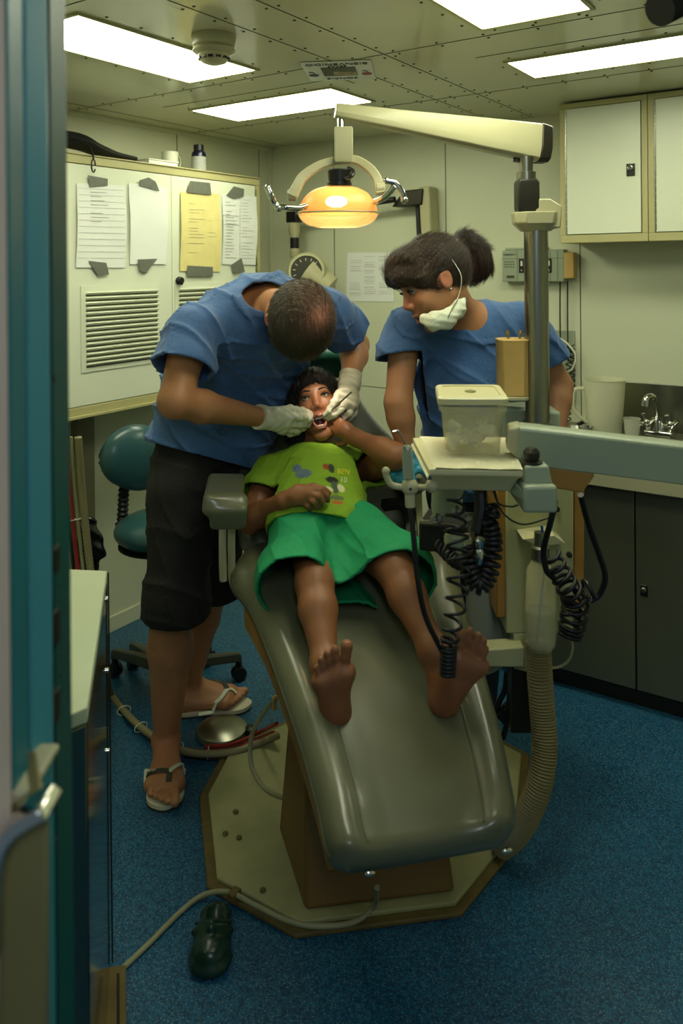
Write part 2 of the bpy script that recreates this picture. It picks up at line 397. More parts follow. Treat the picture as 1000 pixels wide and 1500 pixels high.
struct(MB('R').box((0, YF, 0), (.012, -.012, .07)), 'baseboard_left', m_wall, bevel=.003)
co = MB('R').box((0, -.02, .07), (.02, 0, HCE)); co.box((0, YF, HCE-.02), (.012, -.02, HCE)); struct(co, 'trim_1', m_wall, bevel=.002)
# door frame: stepped steel profile in plan, seen edge-on at the left of the picture
def planP(px, Y): r = ray(px, 391); return W(V(r[0]*Y, Y, 0))[:2]
def strip(name, pts, m, z0=0., z1=HCE, extra=None, bevel=.004):
    b = MB('R').prism([V(p[0], p[1], z0) for p in pts], V(0, 0, z1-z0)); 
    if extra: extra(b)
    return struct(b, name, m, bevel=bevel)
pA, pB, pC, pD, pE = planP(99.5, .93), planP(76, .885), planP(74, .86), planP(38, .82), planP(37, .80)
pF, pG, pH = planP(13, .76), planP(12, .745), planP(-40, .70)
back = lambda p, d=.3: np.array(p)+np.array([-d, 0])
jamb_dark = MB('R').prism([V(*p, 0) for p in (pA, pB, back(pB, .2), back(pA, .2))], V(0, 0, HCE))
n_ = nz(V(pB[1]-pA[1], -(pB[0]-pA[0]), 0)); n_ = n_ if n_[0] > 0 else -n_; t_ = nz(V(pA[0]-pB[0], pA[1]-pB[1], 0))
def onJ(px, py):   # a point of the dark jamb face
    o = V(CW[0], CW[1], HC); d = W(ray(px, py))-W(np.zeros(3)); p0 = V(*pA, 0); return o+d*(np.dot(p0-o, n_)/np.dot(d, n_))
def jbox(px, y0, y1, hw):
    a, b = onJ(px, y0), onJ(px, y1); jamb_dark.obox((a+b)/2, (t_, n_, V(0, 0, 1)), (hw, .0015, abs(a[2]-b[2])/2), 1)
for y0, y1 in ((800, 838), (893, 945), (1010, 1058)): jbox(82, y0, y1, .0085)
for y in (555, 1231): c = onJ(80, y); jamb_dark.lathe(c-n_*.001, n_, [(.0045, 0), (.0045, .002)], 14, 1)
for y in (860, 880, 960, 990): c = onJ(88, y); jamb_dark.lathe(c-n_*.001, n_, [(.002, 0), (.002, .002)], 10, 1)
struct(jamb_dark, 'door_1', [m_teal3, m_black], bevel=.002)
strip('trim_2', (pC, pD, back(pD, .25), back(pC, .22)), m_teal2)
strip('trim_3', (pE, pF, back(pF, .25), back(pE, .25)), m_teal)
strip('trim_4', (pG, pH, back(pH, .25), back(pG, .25)), m_pink)
# ---- ceiling lights
lights = [((.42, 1.13, -1.045, -.75), 'slim recessed fluorescent ceiling light nearest the back left corner, behind the lamp arm'),
          ((.775, 1.08, -2.14, -1.42), 'bright recessed ceiling light at upper left, beside the smoke detector'),
          ((1.815, 2.53, -1.015, -.76), 'recessed fluorescent ceiling light in front of the right wall cupboards'),
          ((1.9, 2.2, -2.12, -1.41), 'recessed ceiling light cut off by the top of the picture')]
for (x0, x1, y0, y1), lb in lights:
    t = thing('ceiling_light', lb, 'ceiling light', ((x0+x1)/2, (y0+y1)/2, HCE-.006), 'recessed ceiling lights')
    f = MB('R'); e = .012
    for a, b in (((x0-e, y0-e), (x1+e, y0)), ((x0-e, y1), (x1+e, y1+e)), ((x0-e, y0), (x0, y1)), ((x1, y0), (x1+e, y1))): f.box((a[0], a[1], HCE-.006), (b[0], b[1], HCE+.001))
    f.build('frame', m_cream, t, bevel=.0015)
    MB('R').box((x0, y0, HCE-.004), (x1, y1, HCE-.0005)).build('diffuser', m_light, t)
# ---- smoke detector
p = hitp(313, 52, 2, HCE); t = thing('smoke_detector', 'round cream smoke detector hanging from the ceiling', 'smoke detector', (p[0], p[1], HCE-.085))
c = V(p[0], p[1], HCE); dn = V(0, 0, -1)
MB('R').lathe(c, dn, [(.062, -.001), (.064, .004), (.060, .03), (.050, .038), (.05, .04)], 40).build('base', m_plastic, t)
b = MB('R').lathe(c, dn, [(.046, .038), (.060, .04), (.061, .047), (.054, .052), (.046, .056), (.043, .066), (.034, .078), (.02, .083), (.005, .085)], 40)
for k in range(12):
    a = k*math.pi/6; d = V(math.cos(a), math.sin(a), 0); b.obox(c+d*.0415+dn*.068, (V(-d[1], d[0], 0), d, V(0, 0, 1)), (.007, .004, .003), 1)
b.build('sensor_head', [m_plastic, m_black], t)
# ---- ceiling poster (upside-down writing as seen from the door)
A = [hitp(*q, 2, HCE-.003) for q in ((441, 87), (549, 83), (546, 120), (452, 122))]
r_ = nz(A[1]-A[0]); u_ = nz(np.cross(r_, V(0, 0, 1))); c = sum(A)/4
if np.dot(A[3]-A[0], u_) < 0: u_ = -u_
hw = np.linalg.norm(A[1]-A[0])/2*.98; hh = .13
t = thing('ceiling_poster', 'handmade poster with a photo and lettering taped to the ceiling', 'poster', tuple(c))
MB('R').obox(c, (r_, u_, V(0, 0, 1)), (hw, hh, .001)).build('sheet', m_paper, t)
m_ph1 = mat('photo_dark', (58, 60, 50), .5, var=.3, vscale=25); m_ph2 = mat('photo_sand', (150, 135, 100), .5, var=.4, vscale=40); m_blue = mat('marker_blue', (50, 80, 105), .6); m_redm = mat('marker_red', (150, 70, 45), .6)
o = MB('R'); z = V(0, 0, -.0017)
o.obox(c+z, (r_, u_, V(0, 0, 1)), (hw*.5, hh*.45, .0006), 0); o.obox(c+z*1.4+u_*hh*.18+r_*hw*.15, (r_+u_*.12, u_, V(0, 0, 1)), (hw*.34, hh*.2, .0005), 1)
o.build('picture', [m_ph1, m_ph2], t)
# mirrored script: the sheet hangs face down, lettering reads from below
o = MB('R'); up = -u_; rr = -r_
for txt, off, sz, mi in (('BIENVENIDO', -.78, .036, 0), ('ESTAS', -.57, .024, 0), ('SONRIE', .72, .032, 1)):
    o = MB('R'); o.text(txt, c+z*1.3+u_*hh*off, rr, up if np.cross(rr, up)[2] < 0 else -up, sz, mi); o.build('lettering', [m_black, m_blue, m_redm], t)
for sx, mi in ((-.8, 1), (.78, 2)):
    o = MB('R'); q = c+z*1.3+r_*hw*sx+u_*hh*.3; o.lathe(q, V(0, 0, -1), [(.018, 0), (.018, .0008)], 16, mi)
    o.tube(cr([q, q-u_*.02+r_*.006, q-u_*.04, q-u_*.045-r_*.012]), .0012, 6, 0); o.build('drawn_doodle', [m_black, m_blue, m_redm], t)
# ---- black corrugated hose end at top right
p0 = Q(966, 14, 1.55); p1 = Q(1040, -22, 1.62); pts = [p0+(p1-p0)*i/30 for i in range(46)]
tag(MB().tube(pts, [.030 if i % 2 else .0335 for i in range(46)], 20).build('suction_hose', m_rubber), 'black ribbed hose end hanging in the top right corner', 'hose')
# ================================================================ LEFT WALL CUPBOARD
xf = .3; y0, y1, z0, z1 = -2.3, -.455, 1.045, 2.035
t = thing('wall_cupboard', 'large white double door wall cupboard with cream frame on the left wall', 'cupboard', (xf/2, (y0+y1)/2, z0))
b = MB('R').box((.001, y0, z0), (xf-.02, y1, z1)); 
b.box((xf-.02, y0, z1-.032), (xf, y1, z1)); b.box((xf-.02, y0, z0), (xf, y1, z0+.03)); b.box((xf-.02, y1-.032, z0+.03), (xf, y1, z1-.032))
b.box((.001, y0, z0-.012), (xf+.012, y1, z0)); b.box((.001, y0, z1), (xf+.006, y1+.004, z1+.006))
b.build('body', m_cream, t, bevel=.002)
ym = -1.048
for ya, yb in ((y0, ym-.0015), (ym+.0015, y1-.035)):
    d = MB('R').box((xf-.018, ya, z0+.033), (xf-.002, yb, z1-.035)).build('door', m_door, t, bevel=.0015)
    if yb > -.6:
        c = hitp(261, 411, 0, xf+.0); MB('R').lathe(c, V(1, 0, 0), [(.016, 0), (.018, .006), (.014, .012), (.016, .02), (.013, .024), (.004, .025)], 20).sph(c+V(.018, 0, -.012), .009, 10).build('knob', m_black, d)
        h_ = MB('R')
        for k in range(14): zz = z0+.06+k*.063; h_.box((xf-.006, yb-.001, zz), (xf+.003, yb+.006, zz+.058))
        h_.build('hinge', m_steel, d)
        lv = (hitp(256, 416, 0, xf)[1], -.7)
    else: lv = (hitp(118, 415, 0, xf)[1], hitp(235, 415, 0, xf)[1])
    za, zb = 1.205, 1.535; a0, a1 = lv
    l = MB('R').box((xf-.003, a0, za), (xf+.002, a1, zb))
    for k in range(15):
        zc = zb-.03-k*.0195; l.obox(V(xf+.006, (a0+a1)/2, zc), (V(.8, 0, .6), V(0, 1, 0), V(-.6, 0, .8)), (.0085, (a1-a0)/2-.02, .0016), 0)
        l.box((xf+.0021, a0+.022, zc-.010), (xf+.003, a1-.022, zc-.004), 1)
    l.build('vent_louvre', [m_door, m_seam], d, bevel=0)
def sheet(name, label, corners, m, lines, tapes, group='sheets of paper taped to the wall cupboard', ax=0, val=.3015, curl=.012, texts=()):
    P = [hitp(*q, ax, val) for q in corners]   # tl, tr, br, bl
    t = thing(name, label, 'paper', tuple((P[2]+P[3])/2), group)
    nrm = V(1, 0, 0) if ax == 0 else V(0, -1, 0)
    g = MB('R'); n = 10; vs = []; 
    for side in (0, 1):
        for i in range(n+1):
            for j in range(n+1):
                u, v = i/n, j/n; p = (P[0]*(1-u)+P[1]*u)*(1-v)+(P[3]*(1-u)+P[2]*u)*v
                vs.append(p+nrm*(.002+curl*(.5-.5*math.cos(2*math.pi*v))*(1 if u < .5 else 1)*abs(u-.45)**1.5*2-side*.0007))
    fs = []; K = (n+1)**2
    for i in range(n):
        for j in range(n):
            a = i*(n+1)+j; q = (a, a+1, a+n+2, a+n+1); fs += [q, tuple(x+K for x in q[::-1])]
    g.add(vs, fs)
    def at(u, v): 
        return (P[0]*(1-u)+P[1]*u)*(1-v)+(P[3]*(1-u)+P[2]*u)*v+nrm*(.003+curl*(.5-.5*math.cos(2*math.pi*v))*abs(u-.45)**1.5*2)
    if lines:
        ll = g
        for (u0, u1, v, th, mi) in lines:
            k = max(1, int((u1-u0)/.12))
            for q in range(k):
                a, b = at(u0+(u1-u0)*q/k, v), at(u0+(u1-u0)*(q+1)/k, v); ll.obox((a+b)/2, (b-a, nrm, np.cross(nz(b-a), nrm)), (np.linalg.norm(b-a)/2, .0005, th/2), mi+1)
    g.build('page', [m, m_ink, m_inkl], t)
    for tp in tapes:
        q = [hitp(*c_, ax, val) + nrm*.006 for c_ in tp]
        MB('R').prism(q, nrm*.0012).build('tape', m_tape, t)
    return t
rnd = random.Random(3)
def scribble(n, u0=.08, u1=.6, v0=.08, v1=.92, th=.0012, mi=0, p=.75):
    return [(u0+rnd.random()*.03, u0+(u1-u0)*(.4+.6*rnd.random()), v0+(v1-v0)*i/n, th, mi) for i in range(n) if rnd.random() < p]
sheet('taped_paper', 'white ruled sheet with faint writing, leftmost paper on the cupboard', ((112, 268), (183, 272), (183, 392), (111, 392)), m_paper,
      [(.03, .97, .06+.075*i, .0008, 1) for i in range(12)]+scribble(8, .25, .8, .1, .5), [((127, 257), (156, 262), (156, 272), (130, 274)), ((128, 382), (154, 385), (158, 402), (142, 404))])
sheet('taped_paper', 'blank white sheet taped just left of the cupboard door gap', ((188, 268), (244, 275), (243, 387), (190, 387)), m_paper, [], [((203, 264), (216, 260), (226, 266), (232, 280), (203, 272)), ((200, 380), (229, 379), (218, 392), (213, 400), (203, 397))])
sheet('taped_paper', 'yellow manila sheet with faint handwriting taped to the cupboard', ((264, 281), (321, 284), (322, 398), (263, 397)), m_ypaper,
      scribble(18, .18, .62, .1, .8, .001, 1)+scribble(6, .68, .92, .3, .6, .001, 1), [((277, 265), (306, 268), (308, 286), (272, 282)), ((273, 389), (310, 391), (310, 405), (272, 405))])
sheet('taped_paper', 'printed two-column sheet taped nearest the cupboard right edge', ((325, 285), (375, 288), (374, 388), (325, 387)), m_paper,
      scribble(20, .06, .4, .06, .95, .0014, 0)+scribble(20, .54, .9, .06, .95, .0012, 1)+[(.0, .48, .3, .001, 0), (0, .48, .43, .001, 0)]+[(.5, .505, v/20, .012, 1) for v in range(20)], [((330, 286), (341, 273), (356, 277), (355, 288), (340, 291)), ((337, 388), (352, 378), (357, 398), (340, 400))])
# things on the cupboard
zt = 2.042
def onTop(px, py=240): return hitp(px, py, 0, .2)
b = MB('R'); pts = [V(.24, hitp(q, 230, 0, .24)[1], zt+h) for q, h in ((30, .06), (110, .055), (140, .035), (170, .022), (198, .018))]
b.tube(cr(pts, 6), [.05, .055, .042, .024, .016], 12, 0, True, .6)
b.tube(cr([V(.3, pts[1][1]+.02, zt+.03), V(.322, pts[1][1]+.02, zt-.01), V(.32, pts[1][1]+.02, zt-.02)], 4), .004, 8)
q = V(.322, pts[1][1]+.02, zt-.045); b.tube([q+V(0, math.cos(a)*.009, math.sin(a)*.025) for a in np.linspace(0, 2*math.pi*.92, 18)], .003, 8)
tag(b.build('shoulder_strap_bag', m_rubber), 'folded black strap bag with a hanging clip on top of the cupboard', 'bag')
ya = onTop(222)[1]; b = MB('R'); b.box((.12, ya-.08, zt-.001), (.27, ya+.085, zt+.02), 0); b.box((.115, ya-.085, zt+.02), (.275, ya+.09, zt+.024), 0)
tag(b.build('paperback_book', m_paper, bevel=.001), 'closed white book lying flat on top of the cupboard', 'book')
yb = onTop(258)[1]
t = thing('mug', 'pale mug on top of the cupboard behind the white book', 'mug', (.16, yb, zt))
MB('R').lathe(V(.16, yb, zt), V(0, 0, 1), [(.03, 0), (.036, .004), (.038, .085), (.035, .086), (.033, .01), (.002, .008)], 28, cap=False).build('cup', m_white, t)
MB('R').tube([V(.16+.01, yb+.036+.02*math.sin(a), zt+.044+.026*math.cos(a)) for a in np.linspace(0, math.pi, 12)], .0045, 8).build('handle', m_greenplastic, t)
yc = onTop(291)[1]; m_navy = mat('navy_bottle', (20, 26, 48), .2); m_lab = mat('bottle_label', (170, 172, 165), .6, var=.1, vscale=80)
t = thing('pill_bottle', 'small dark navy bottle with a pale label on top of the cupboard', 'bottle', (.2, yc, zt)); c = V(.2, yc, zt); Z = V(0, 0, 1)
MB('R').lathe(c, Z, [(.03, 0), (.034, .004), (.034, .085), (.03, .098), (.022, .104)], 28).build('body', m_navy, t)
MB('R').lathe(c, Z, [(.0235, .104), (.0235, .13), (.022, .132), (.0, .132)], 28).build('cap', m_black, t)
b = MB('R'); b.lathe(c, Z, [(.0346, .012), (.0346, .075)], 28, cap=False).build('label_wrap', m_lab, t)
# pipes and cables low on left wall, behind jamb
def tubeobj(name, pts, r, m, label, cat='cable', group=None, n=8, seg=10, fr='K', rib=None):
    P_ = cr(pts, n)
    rr = [r*(1 if i % 2 else rib) for i in range(len(P_))] if rib else r
    return tag(MB(fr).tube(P_, rr, seg).build(name, m, angle=35 if not rib else 80), label, cat, group)
m_pipe = mat('wall_duct_grey', (120, 118, 90), .5, var=.06)
b = MB('R'); yy = hitp(122, 700, 0, .03)[1]; b.box((.001, yy-.04, .07), (.05, yy+.045, 1.03)); tag(b.build('wall_duct', m_pipe, bevel=.003), 'grey vertical duct on the left wall under the cupboard', 'duct')
hx = .12
m_rub2 = mat('grey_ribbed_tube', (140, 132, 96), .5)
def hosebundle():
    specs = [(m_red, .006, -.012, 'red air tube in the bundle running beside the man\'s legs', 'air_tube'), (m_cable, .005, .0, 'pale thin tube in the bundle running beside the man\'s legs', 'air_tube'), (m_rubber, .005, -.022, 'black cable in the bundle running beside the man\'s legs', 'power_cable'), (m_rub2, .012, .016, 'ribbed grey hose in the bundle running beside the man\'s legs', 'ribbed_hose')]
    path = [Q(104, 640, 2.4), Q(110, 720, 2.4), Q(118, 800, 2.38), Q(128, 880, 2.36), Q(143, 950, 2.42)]
    path += [Qz(160, 1010, .03), Qz(190, 1050, .022), Qz(225, 1078, .022), Qz(275, 1100, .022), Qz(335, 1100, .022), Qz(380, 1085, .03), Qz(405, 1075, .06)]
    for m, r, o, lb, nm in specs:
        pts = []
        for i, p in enumerate(path):
            q = p.copy(); q[0] += o*(1.3 if i < 5 else .5); q[2] += (0 if i < 5 else o*.3); q[1] += (0 if i < 5 else -o)
            if i >= 5: q[2] = max(q[2], r*1.15)
            pts.append(q)
        tubeobj(nm, pts, r, m, lb, 'tube', 'hoses and tubes bundled behind the standing man', n=30 if nm == 'ribbed_hose' else 8, rib=.85 if nm == 'ribbed_hose' else None)
    P_ = cr(path, 8)
    for i in (12, 26, 46, 52, 62, 68):
        if i >= len(P_)-1: continue
        d = nz(P_[i+1]-P_[i-1]); u = nz(np.cross(d, V(0, 0, 1))); w = np.cross(d, u)
        tag(MB().tube([P_[i]+(u*math.cos(a)*.024+w*math.sin(a)*.015) for a in np.linspace(0, 2*math.pi, 20)], .0016, 6).build('cable_tie', m_white), 'white cable tie around the hose bundle', 'cable tie', 'cable ties on the hose bundle')
hosebundle()
# black rubbish bag
f = SF(); c = Q(131, 800, 2.75)
f.el(c+V(0, 0, -.0), (.05, .045, .09), k=.02); f.el(c+V(-.01, 0, .06), (.035, .03, .045), k=.02); f.rc(c+V(0, 0, -.05), c+V(-.04, 0, -.14), .035, .02)
f.dn = lambda P: .006*wav(P, 70, 1., (1, .2, .8))+.004*wav(P, 120, 2., (.3, .5, 1))
m_bag = mat('black_bin_bag', (14, 14, 15), .22)
tag(f.build('bin_bag', m_bag, h=.004, it=0), 'small crumpled black plastic bag hanging by the wall duct', 'bag')
# ================================================================ RIGHT WALL CUPBOARDS
yf = -.262
def cup(x0, x1, kp, label):
    t = thing('upper_cupboard', label, 'cupboard', ((x0+x1)/2, yf/2, 1.69), 'white upper cupboards on the back wall')
    b = MB('R').box((x0, yf+.02, 1.69), (x1, -.001, 2.262))
    for lo, hi in (((x0, 2.24), (x1, 2.262)), ((x0, 1.69), (x1, 1.722)), ((x0, 1.722), (x0+.025, 2.24)), ((x1-.022, 1.722), (x1, 2.24))): b.box((lo[0], yf, lo[1]), (hi[0], yf+.02, hi[1]))
    b.build('body', m_cream, t, bevel=.0015)
    d = MB('R').box((x0+.028, yf-.004, 1.725), (x1-.025, yf+.015, 2.237)).build('door', m_door, t, bevel=.001)
    h = MB('R')
    for k in range(17): h.cyl(V(x0+.0265, yf-.004, 1.73+k*.0295), V(x0+.0265, yf-.004, 1.756+k*.0295), .004, seg=8)
    h.build('hinge', m_steel, d)
    c = V(kp[0], yf-.004, kp[1]); k = MB('R'); k.obox(c, (V(1, 0, 0), V(0, 1, 0), V(0, 0, 1)), (.016, .006, .024)); k.lathe(c+V(0, -.006, .008), V(0, -1, 0), [(.011, 0), (.011, .008), (.009, .01), (.0, .01)], 18, 1)
    k.build('lock', [m_black, m_chrome], d, bevel=.003)
kx = hitp(924, 249, 1, yf)
cup(1.737, 2.083, (kx[0], kx[2]), 'white upper cupboard with black lock, left of the pair by the pole')
cup(2.085, 2.60, (2.52, kx[2]), 'white upper cupboard cut off by the right picture edge')
# ================================================================ LOWER CABINETS + COUNTER + SINK
yl = -.54
def low(x0, x1, kx_, label):
    t = thing('base_cabinet', label, 'cabinet', ((x0+x1)/2, yl/2, 0), 'dark metal base cabinets under the sink')
    b = MB('R').box((x0, yl+.04, 0), (x1, -.013, .07)); b.box((x0, yl+.015, .07), (x1, -.013, .86)); b.build('body', m_dark, t)
    d = MB('R').box((x0+.003, yl-.003, .075), (x1-.003, yl+.015, .855)).build('door', m_cab, t, bevel=.002)
    if kx_:
        c = hitp(kx_, 865, 1, yl-.003); k = MB('R').obox(c, (V(1, 0, 0), V(0, 1, 0), V(0, 0, 1)), (.013, .004, .02)); k.lathe(c+V(0, -.004, .004), V(0, -1, 0), [(.010, 0), (.009, .008), (.0, .009)], 16, 1)
        k.build('lock', [m_black, m_steel], d, bevel=.003)
xs = hitp(931, 900, 1, yl)[0]
low(1.42, xs, None, 'dark metal base cabinet behind the delivery column, left of the door seam')
low(xs, 3.1, 943, 'dark metal base cabinet with a black lock at the right edge')
t = thing('worktop', 'steel worktop with inset sink and pale front edge along the back wall', 'worktop', (2.0, yl/2, .86))
yk = -.595
m_wt = mat('worktop_steel', (120, 116, 92), .3, .7, var=.1, vscale=10)
sx0, sx1, sy0, sy1 = 2.02, 2.5, -.47, -.16
b = MB('R'); ztp = .905
b.box((1.36, yk+.012, .865), (sx0, -.002, ztp)); b.box((sx1, yk+.012, .865), (3.15, -.002, ztp)); b.box((sx0, yk+.012, .865), (sx1, sy0, ztp)); b.box((sx0, sy1, .865), (sx1, -.002, ztp))
b.build('top', m_wt, t)
MB('R').box((1.36, yk-.002, .80), (3.15, yk+.012, ztp+.003)).build('front_edge', m_counter, t, bevel=.003)
b = MB('R'); e = .012
for lo, hi in (((sx0, sy0, .74), (sx0+.004, sy1, ztp+.004)), ((sx1-.004, sy0, .74), (sx1, sy1, ztp+.004)), ((sx0, sy0, .74), (sx1, sy0+.004, ztp+.004)), ((sx0, sy1-.004, .74), (sx1, sy1, ztp+.004)), ((sx0, sy0, .738), (sx1, sy1, .742)),
               ((sx0-e, sy0-e, ztp), (sx1+e, sy0, ztp+.004)), ((sx0-e, sy1, ztp), (sx1+e, sy1+e, ztp+.004)), ((sx0-e, sy0, ztp), (sx0, sy1, ztp+.004)), ((sx1, sy0, ztp), (sx1+e, sy1, ztp+.004))): b.box(lo, hi)
b.build('sink_bowl', m_chrome, t, bevel=.001)
MB('R').box((1.905, -.012, ztp), (3.15, -.0015, 1.1)).build('splashback', m_steel, t, bevel=.001)
# tap
T = hitp(965, 625, 1, -.11); T[2] = ztp
t = thing('mixer_tap', 'chrome mixer tap with curved spout and two crossed handles at the sink', 'tap', tuple(T))
b = MB('R'); b.obox(T+V(0, 0, .012), (V(1, 0, 0), V(0, 1, 0), V(0, 0, 1)), (.055, .028, .012)); b.lathe(T, V(0, 0, 1), [(.024, .02), (.02, .05), (.015, .07)], 20)
b.build('tap_body', m_chrome, t, bevel=.006)
b = MB('R'); b.tube(cr([T+V(0, 0, .05), T+V(-.002, -.02, .12), T+V(-.012, -.05, .165), T+V(-.03, -.075, .16), T+V(-.035, -.08, .13)], 6), [.013, .013, .012, .013, .016], 14); b.build('spout', m_chrome, t)
for sgn in (-1, 1):
    c = T+V(.045*sgn, -.005, .04); b = MB('R'); b.cyl(T+V(.04*sgn, 0, .02), c+V(.01*sgn, -.01, .015), .010)
    for k in range(4):
        a = k*math.pi/2+.4; b.cyl(c, c+V(math.cos(a)*.032, -.012, math.sin(a)*.032+.02), .007, .009, 12)
    b.sph(c+V(0, -.01, .015), .014, 12)
    b.build('tap_handle', m_chrome, t)
# pitcher, cups on worktop
c = hitp(885, 622, 2, ztp); c = V(hitp(885, 600, 1, -.2)[0], -.2, ztp+.0006)
m_pitch = mat('cloudy_pitcher_plastic', (222, 222, 190), .3, alpha=.6)
t = thing('plastic_jug', 'cloudy plastic measuring jug with water standing beside the sink', 'jug', tuple(c))
MB('R').lathe(c, Z, [(.062, 0), (.066, .003), (.083, .225), (.086, .228), (.081, .228), (.063, .006), (.0, .005)], 36, cap=False).build('jug_wall', m_pitch, t)
MB('R').lathe(c, Z, [(.0, .007), (.062, .007), (.066, .07), (.0, .07)], 36, cap=False).build('water', mat('cloudy_water', (176, 180, 144), .1, alpha=.6), t)
MB('R').tube(cr([c+V(-.07, -.04, .19), c+V(-.105, -.06, .18), c+V(-.105, -.06, .1), c+V(-.06, -.035, .05)], 6), .008, 10).build('handle', m_pitch, t)
c = V(hitp(925, 600, 1, -.27)[0], -.27, ztp+.0006)
tag(MB('R').lathe(c, Z, [(.0, .001), (.024, .0), (.033, .09), (.0345, .091), (.032, .091), (.023, .003), (.0, .003)], 30, cap=False).build('plastic_cup', m_clear), 'clear plastic cup beside the jug in front of the tap', 'cup')
c = V(hitp(858, 620, 1, -.3)[0], -.3, ztp+.0006)
tag(MB('R').lathe(c, Z, [(.0, .001), (.022, .0), (.03, .045), (.032, .046), (.028, .045), (.02, .004), (.0, .004)], 30, cap=False).build('metal_cup', m_chrome), 'small shiny metal cup left of the plastic jug', 'cup')
c = V(hitp(838, 622, 1, -.26)[0], -.26, ztp+.0006)
tag(MB('R').lathe(c, Z, [(.0, .001), (.03, .0), (.045, .03), (.047, .031), (.043, .03), (.028, .004), (.0, .004)], 30, cap=False).build('metal_bowl', m_steel), 'shallow steel bowl beside the small metal cup', 'bowl')
a0 = V(hitp(845, 615, 1, -.15)[0], -.15, ztp+.02)
tag(MB('R').tube(cr([a0, a0+V(.06, .02, .03), a0+V(.11, -.02, .015)], 5), .008, 10).build('worktop_tube', m_rubber), 'short black tube lying behind the metal cup', 'tube')
# ---- wall notice on back wall
sheet('wall_notice', 'printed notice with three columns of text on the back wall behind the woman', ((509, 370), (575, 370), (577, 442), (507, 441)), m_paper,
      [(.08+.31*c_, .08+.31*c_+.2+.06*rnd.random(), .08+v*.042, .0016, 0 if rnd.random() < .5 else 1) for c_ in range(3) for v in range(20) if rnd.random() < .62], [], None, 1, -.0015, .002)
# ---- wall control unit
px = lambda a, b_, v=-.05: hitp(a, b_, 1, v)
a, b_ = px(735, 367), px(826, 413)
t = thing('control_unit', 'grey wall-mounted control unit with small keypads behind the pole', 'control unit', ((a[0]+b_[0])/2, -.03, b_[2]))
o = MB('R').box((a[0], -.05, b_[2]), (b_[0], -.001, a[2])); o.box((a[0]+.01, -.04, a[2]), (b_[0]-.08, -.005, a[2]+.012)); o.build('housing', m_greenplastic, t, bevel=.004)
o = MB('R'); W0 = b_[0]-a[0]; H0 = a[2]-b_[2]
for u in (.25, .4, .78, .9): o.box((a[0]+W0*u, -.0512, b_[2]+.004), (a[0]+W0*u+.0015, -.05, a[2]-.004), 1)
o.box((a[0], -.0512, a[2]-H0*.27), (b_[0], -.05, a[2]-H0*.27+.0015), 1)
for u in (.28, .72): 
    o.box((a[0]+W0*u, -.052, b_[2]+H0*.28), (a[0]+W0*(u+.09), -.05, b_[2]+H0*.72), 0)
    o.box((a[0]+W0*(u+.03), -.0526, b_[2]+H0*.5), (a[0]+W0*(u+.06), -.052, b_[2]+H0*.66), 2); o.text('x', V(a[0]+W0*(u+.045), -.0523, b_[2]+H0*.37), V(1, 0, 0), V(0, 0, 1), .016, 2)
for i in range(5):
    for j in range(3): o.box((a[0]+W0*(.04+i*.035), -.051, b_[2]+H0*(.45+.08*j)), (a[0]+W0*(.06+i*.035), -.05, b_[2]+H0*(.49+.08*j)), 1)
o.box((a[0]+W0*.08, -.054, b_[2]+H0*.12), (a[0]+W0*.2, -.05, b_[2]+H0*.2), 1)
o.text('UNIDEX 1', V(a[0]+W0*.13, -.0512, a[2]-H0*.14), V(1, 0, 0), V(0, 0, 1), .013, 0)
o.build('controls', [m_black, m_seam, m_white], t)
a2, b2 = px(826, 370, -.04), px(838, 408, -.04)
tag(MB('R').box((a2[0], -.05, b2[2]), (b2[0]+.01, -.001, a2[2])).build('transformer_box', m_amber, bevel=.004), 'small yellowed box mounted right of the control unit', 'box')
for k, (xx, yy_) in enumerate(((820, 520), (831, 530))):
    tubeobj('power_cable', [px(xx, 412, -.03), px(xx, 470, -.02), px(xx+1, yy_, -.03)], .003, m_rubber, ('black cable dropping from the control unit nearer the pole', 'black cable dropping from the yellowed box')[k], 'cable', fr='R')
a, b_ = px(795, 483, -.008), px(842, 598, -.008)
tag(MB('R').box((a[0], -.008, b_[2]), (b_[0], -.0005, a[2])).build('mounting_plate', m_greenplastic, bevel=.002), 'grey metal plate on the back wall behind the coiled cables', 'plate')
tubeobj('plastic_tube', [px(800, 495, -.03), px(822, 497, -.05), px(842, 518, -.05), px(838, 540, -.04), px(826, 546, -.02)], .004, m_white, 'white plastic tube looping over the wall plate', 'tube', fr='R')
def coilpts(p0, p1, r, turns, n=14, side=None, sag=0):
    p0 = np.asarray(p0, float); p1 = np.asarray(p1, float); d = nz(p1-p0); u = nz(np.cross(d, V(.3, .9, .1))) if side is None else nz(side); w = np.cross(d, u); out = []
    for i in range(int(turns*n)+1):
        t = i/(turns*n); a = 2*math.pi*i/n; out.append(p0+(p1-p0)*t+(u*math.cos(a)+w*math.sin(a))*r)
    return out
for k, (xx, y2) in enumerate(((833, 640), (839, 596))):
    tag(MB('R').tube(coilpts(px(xx-1, 505, -.03), px(xx-1, y2, -.03), .011, 16-4*k, 10), .0028, 6).build('coiled_cable', m_rubber), ('longer black coiled cable hanging on the wall plate', 'shorter black coiled cable on the right of the wall plate')[k], 'cable', 'coiled cables on the wall plate')
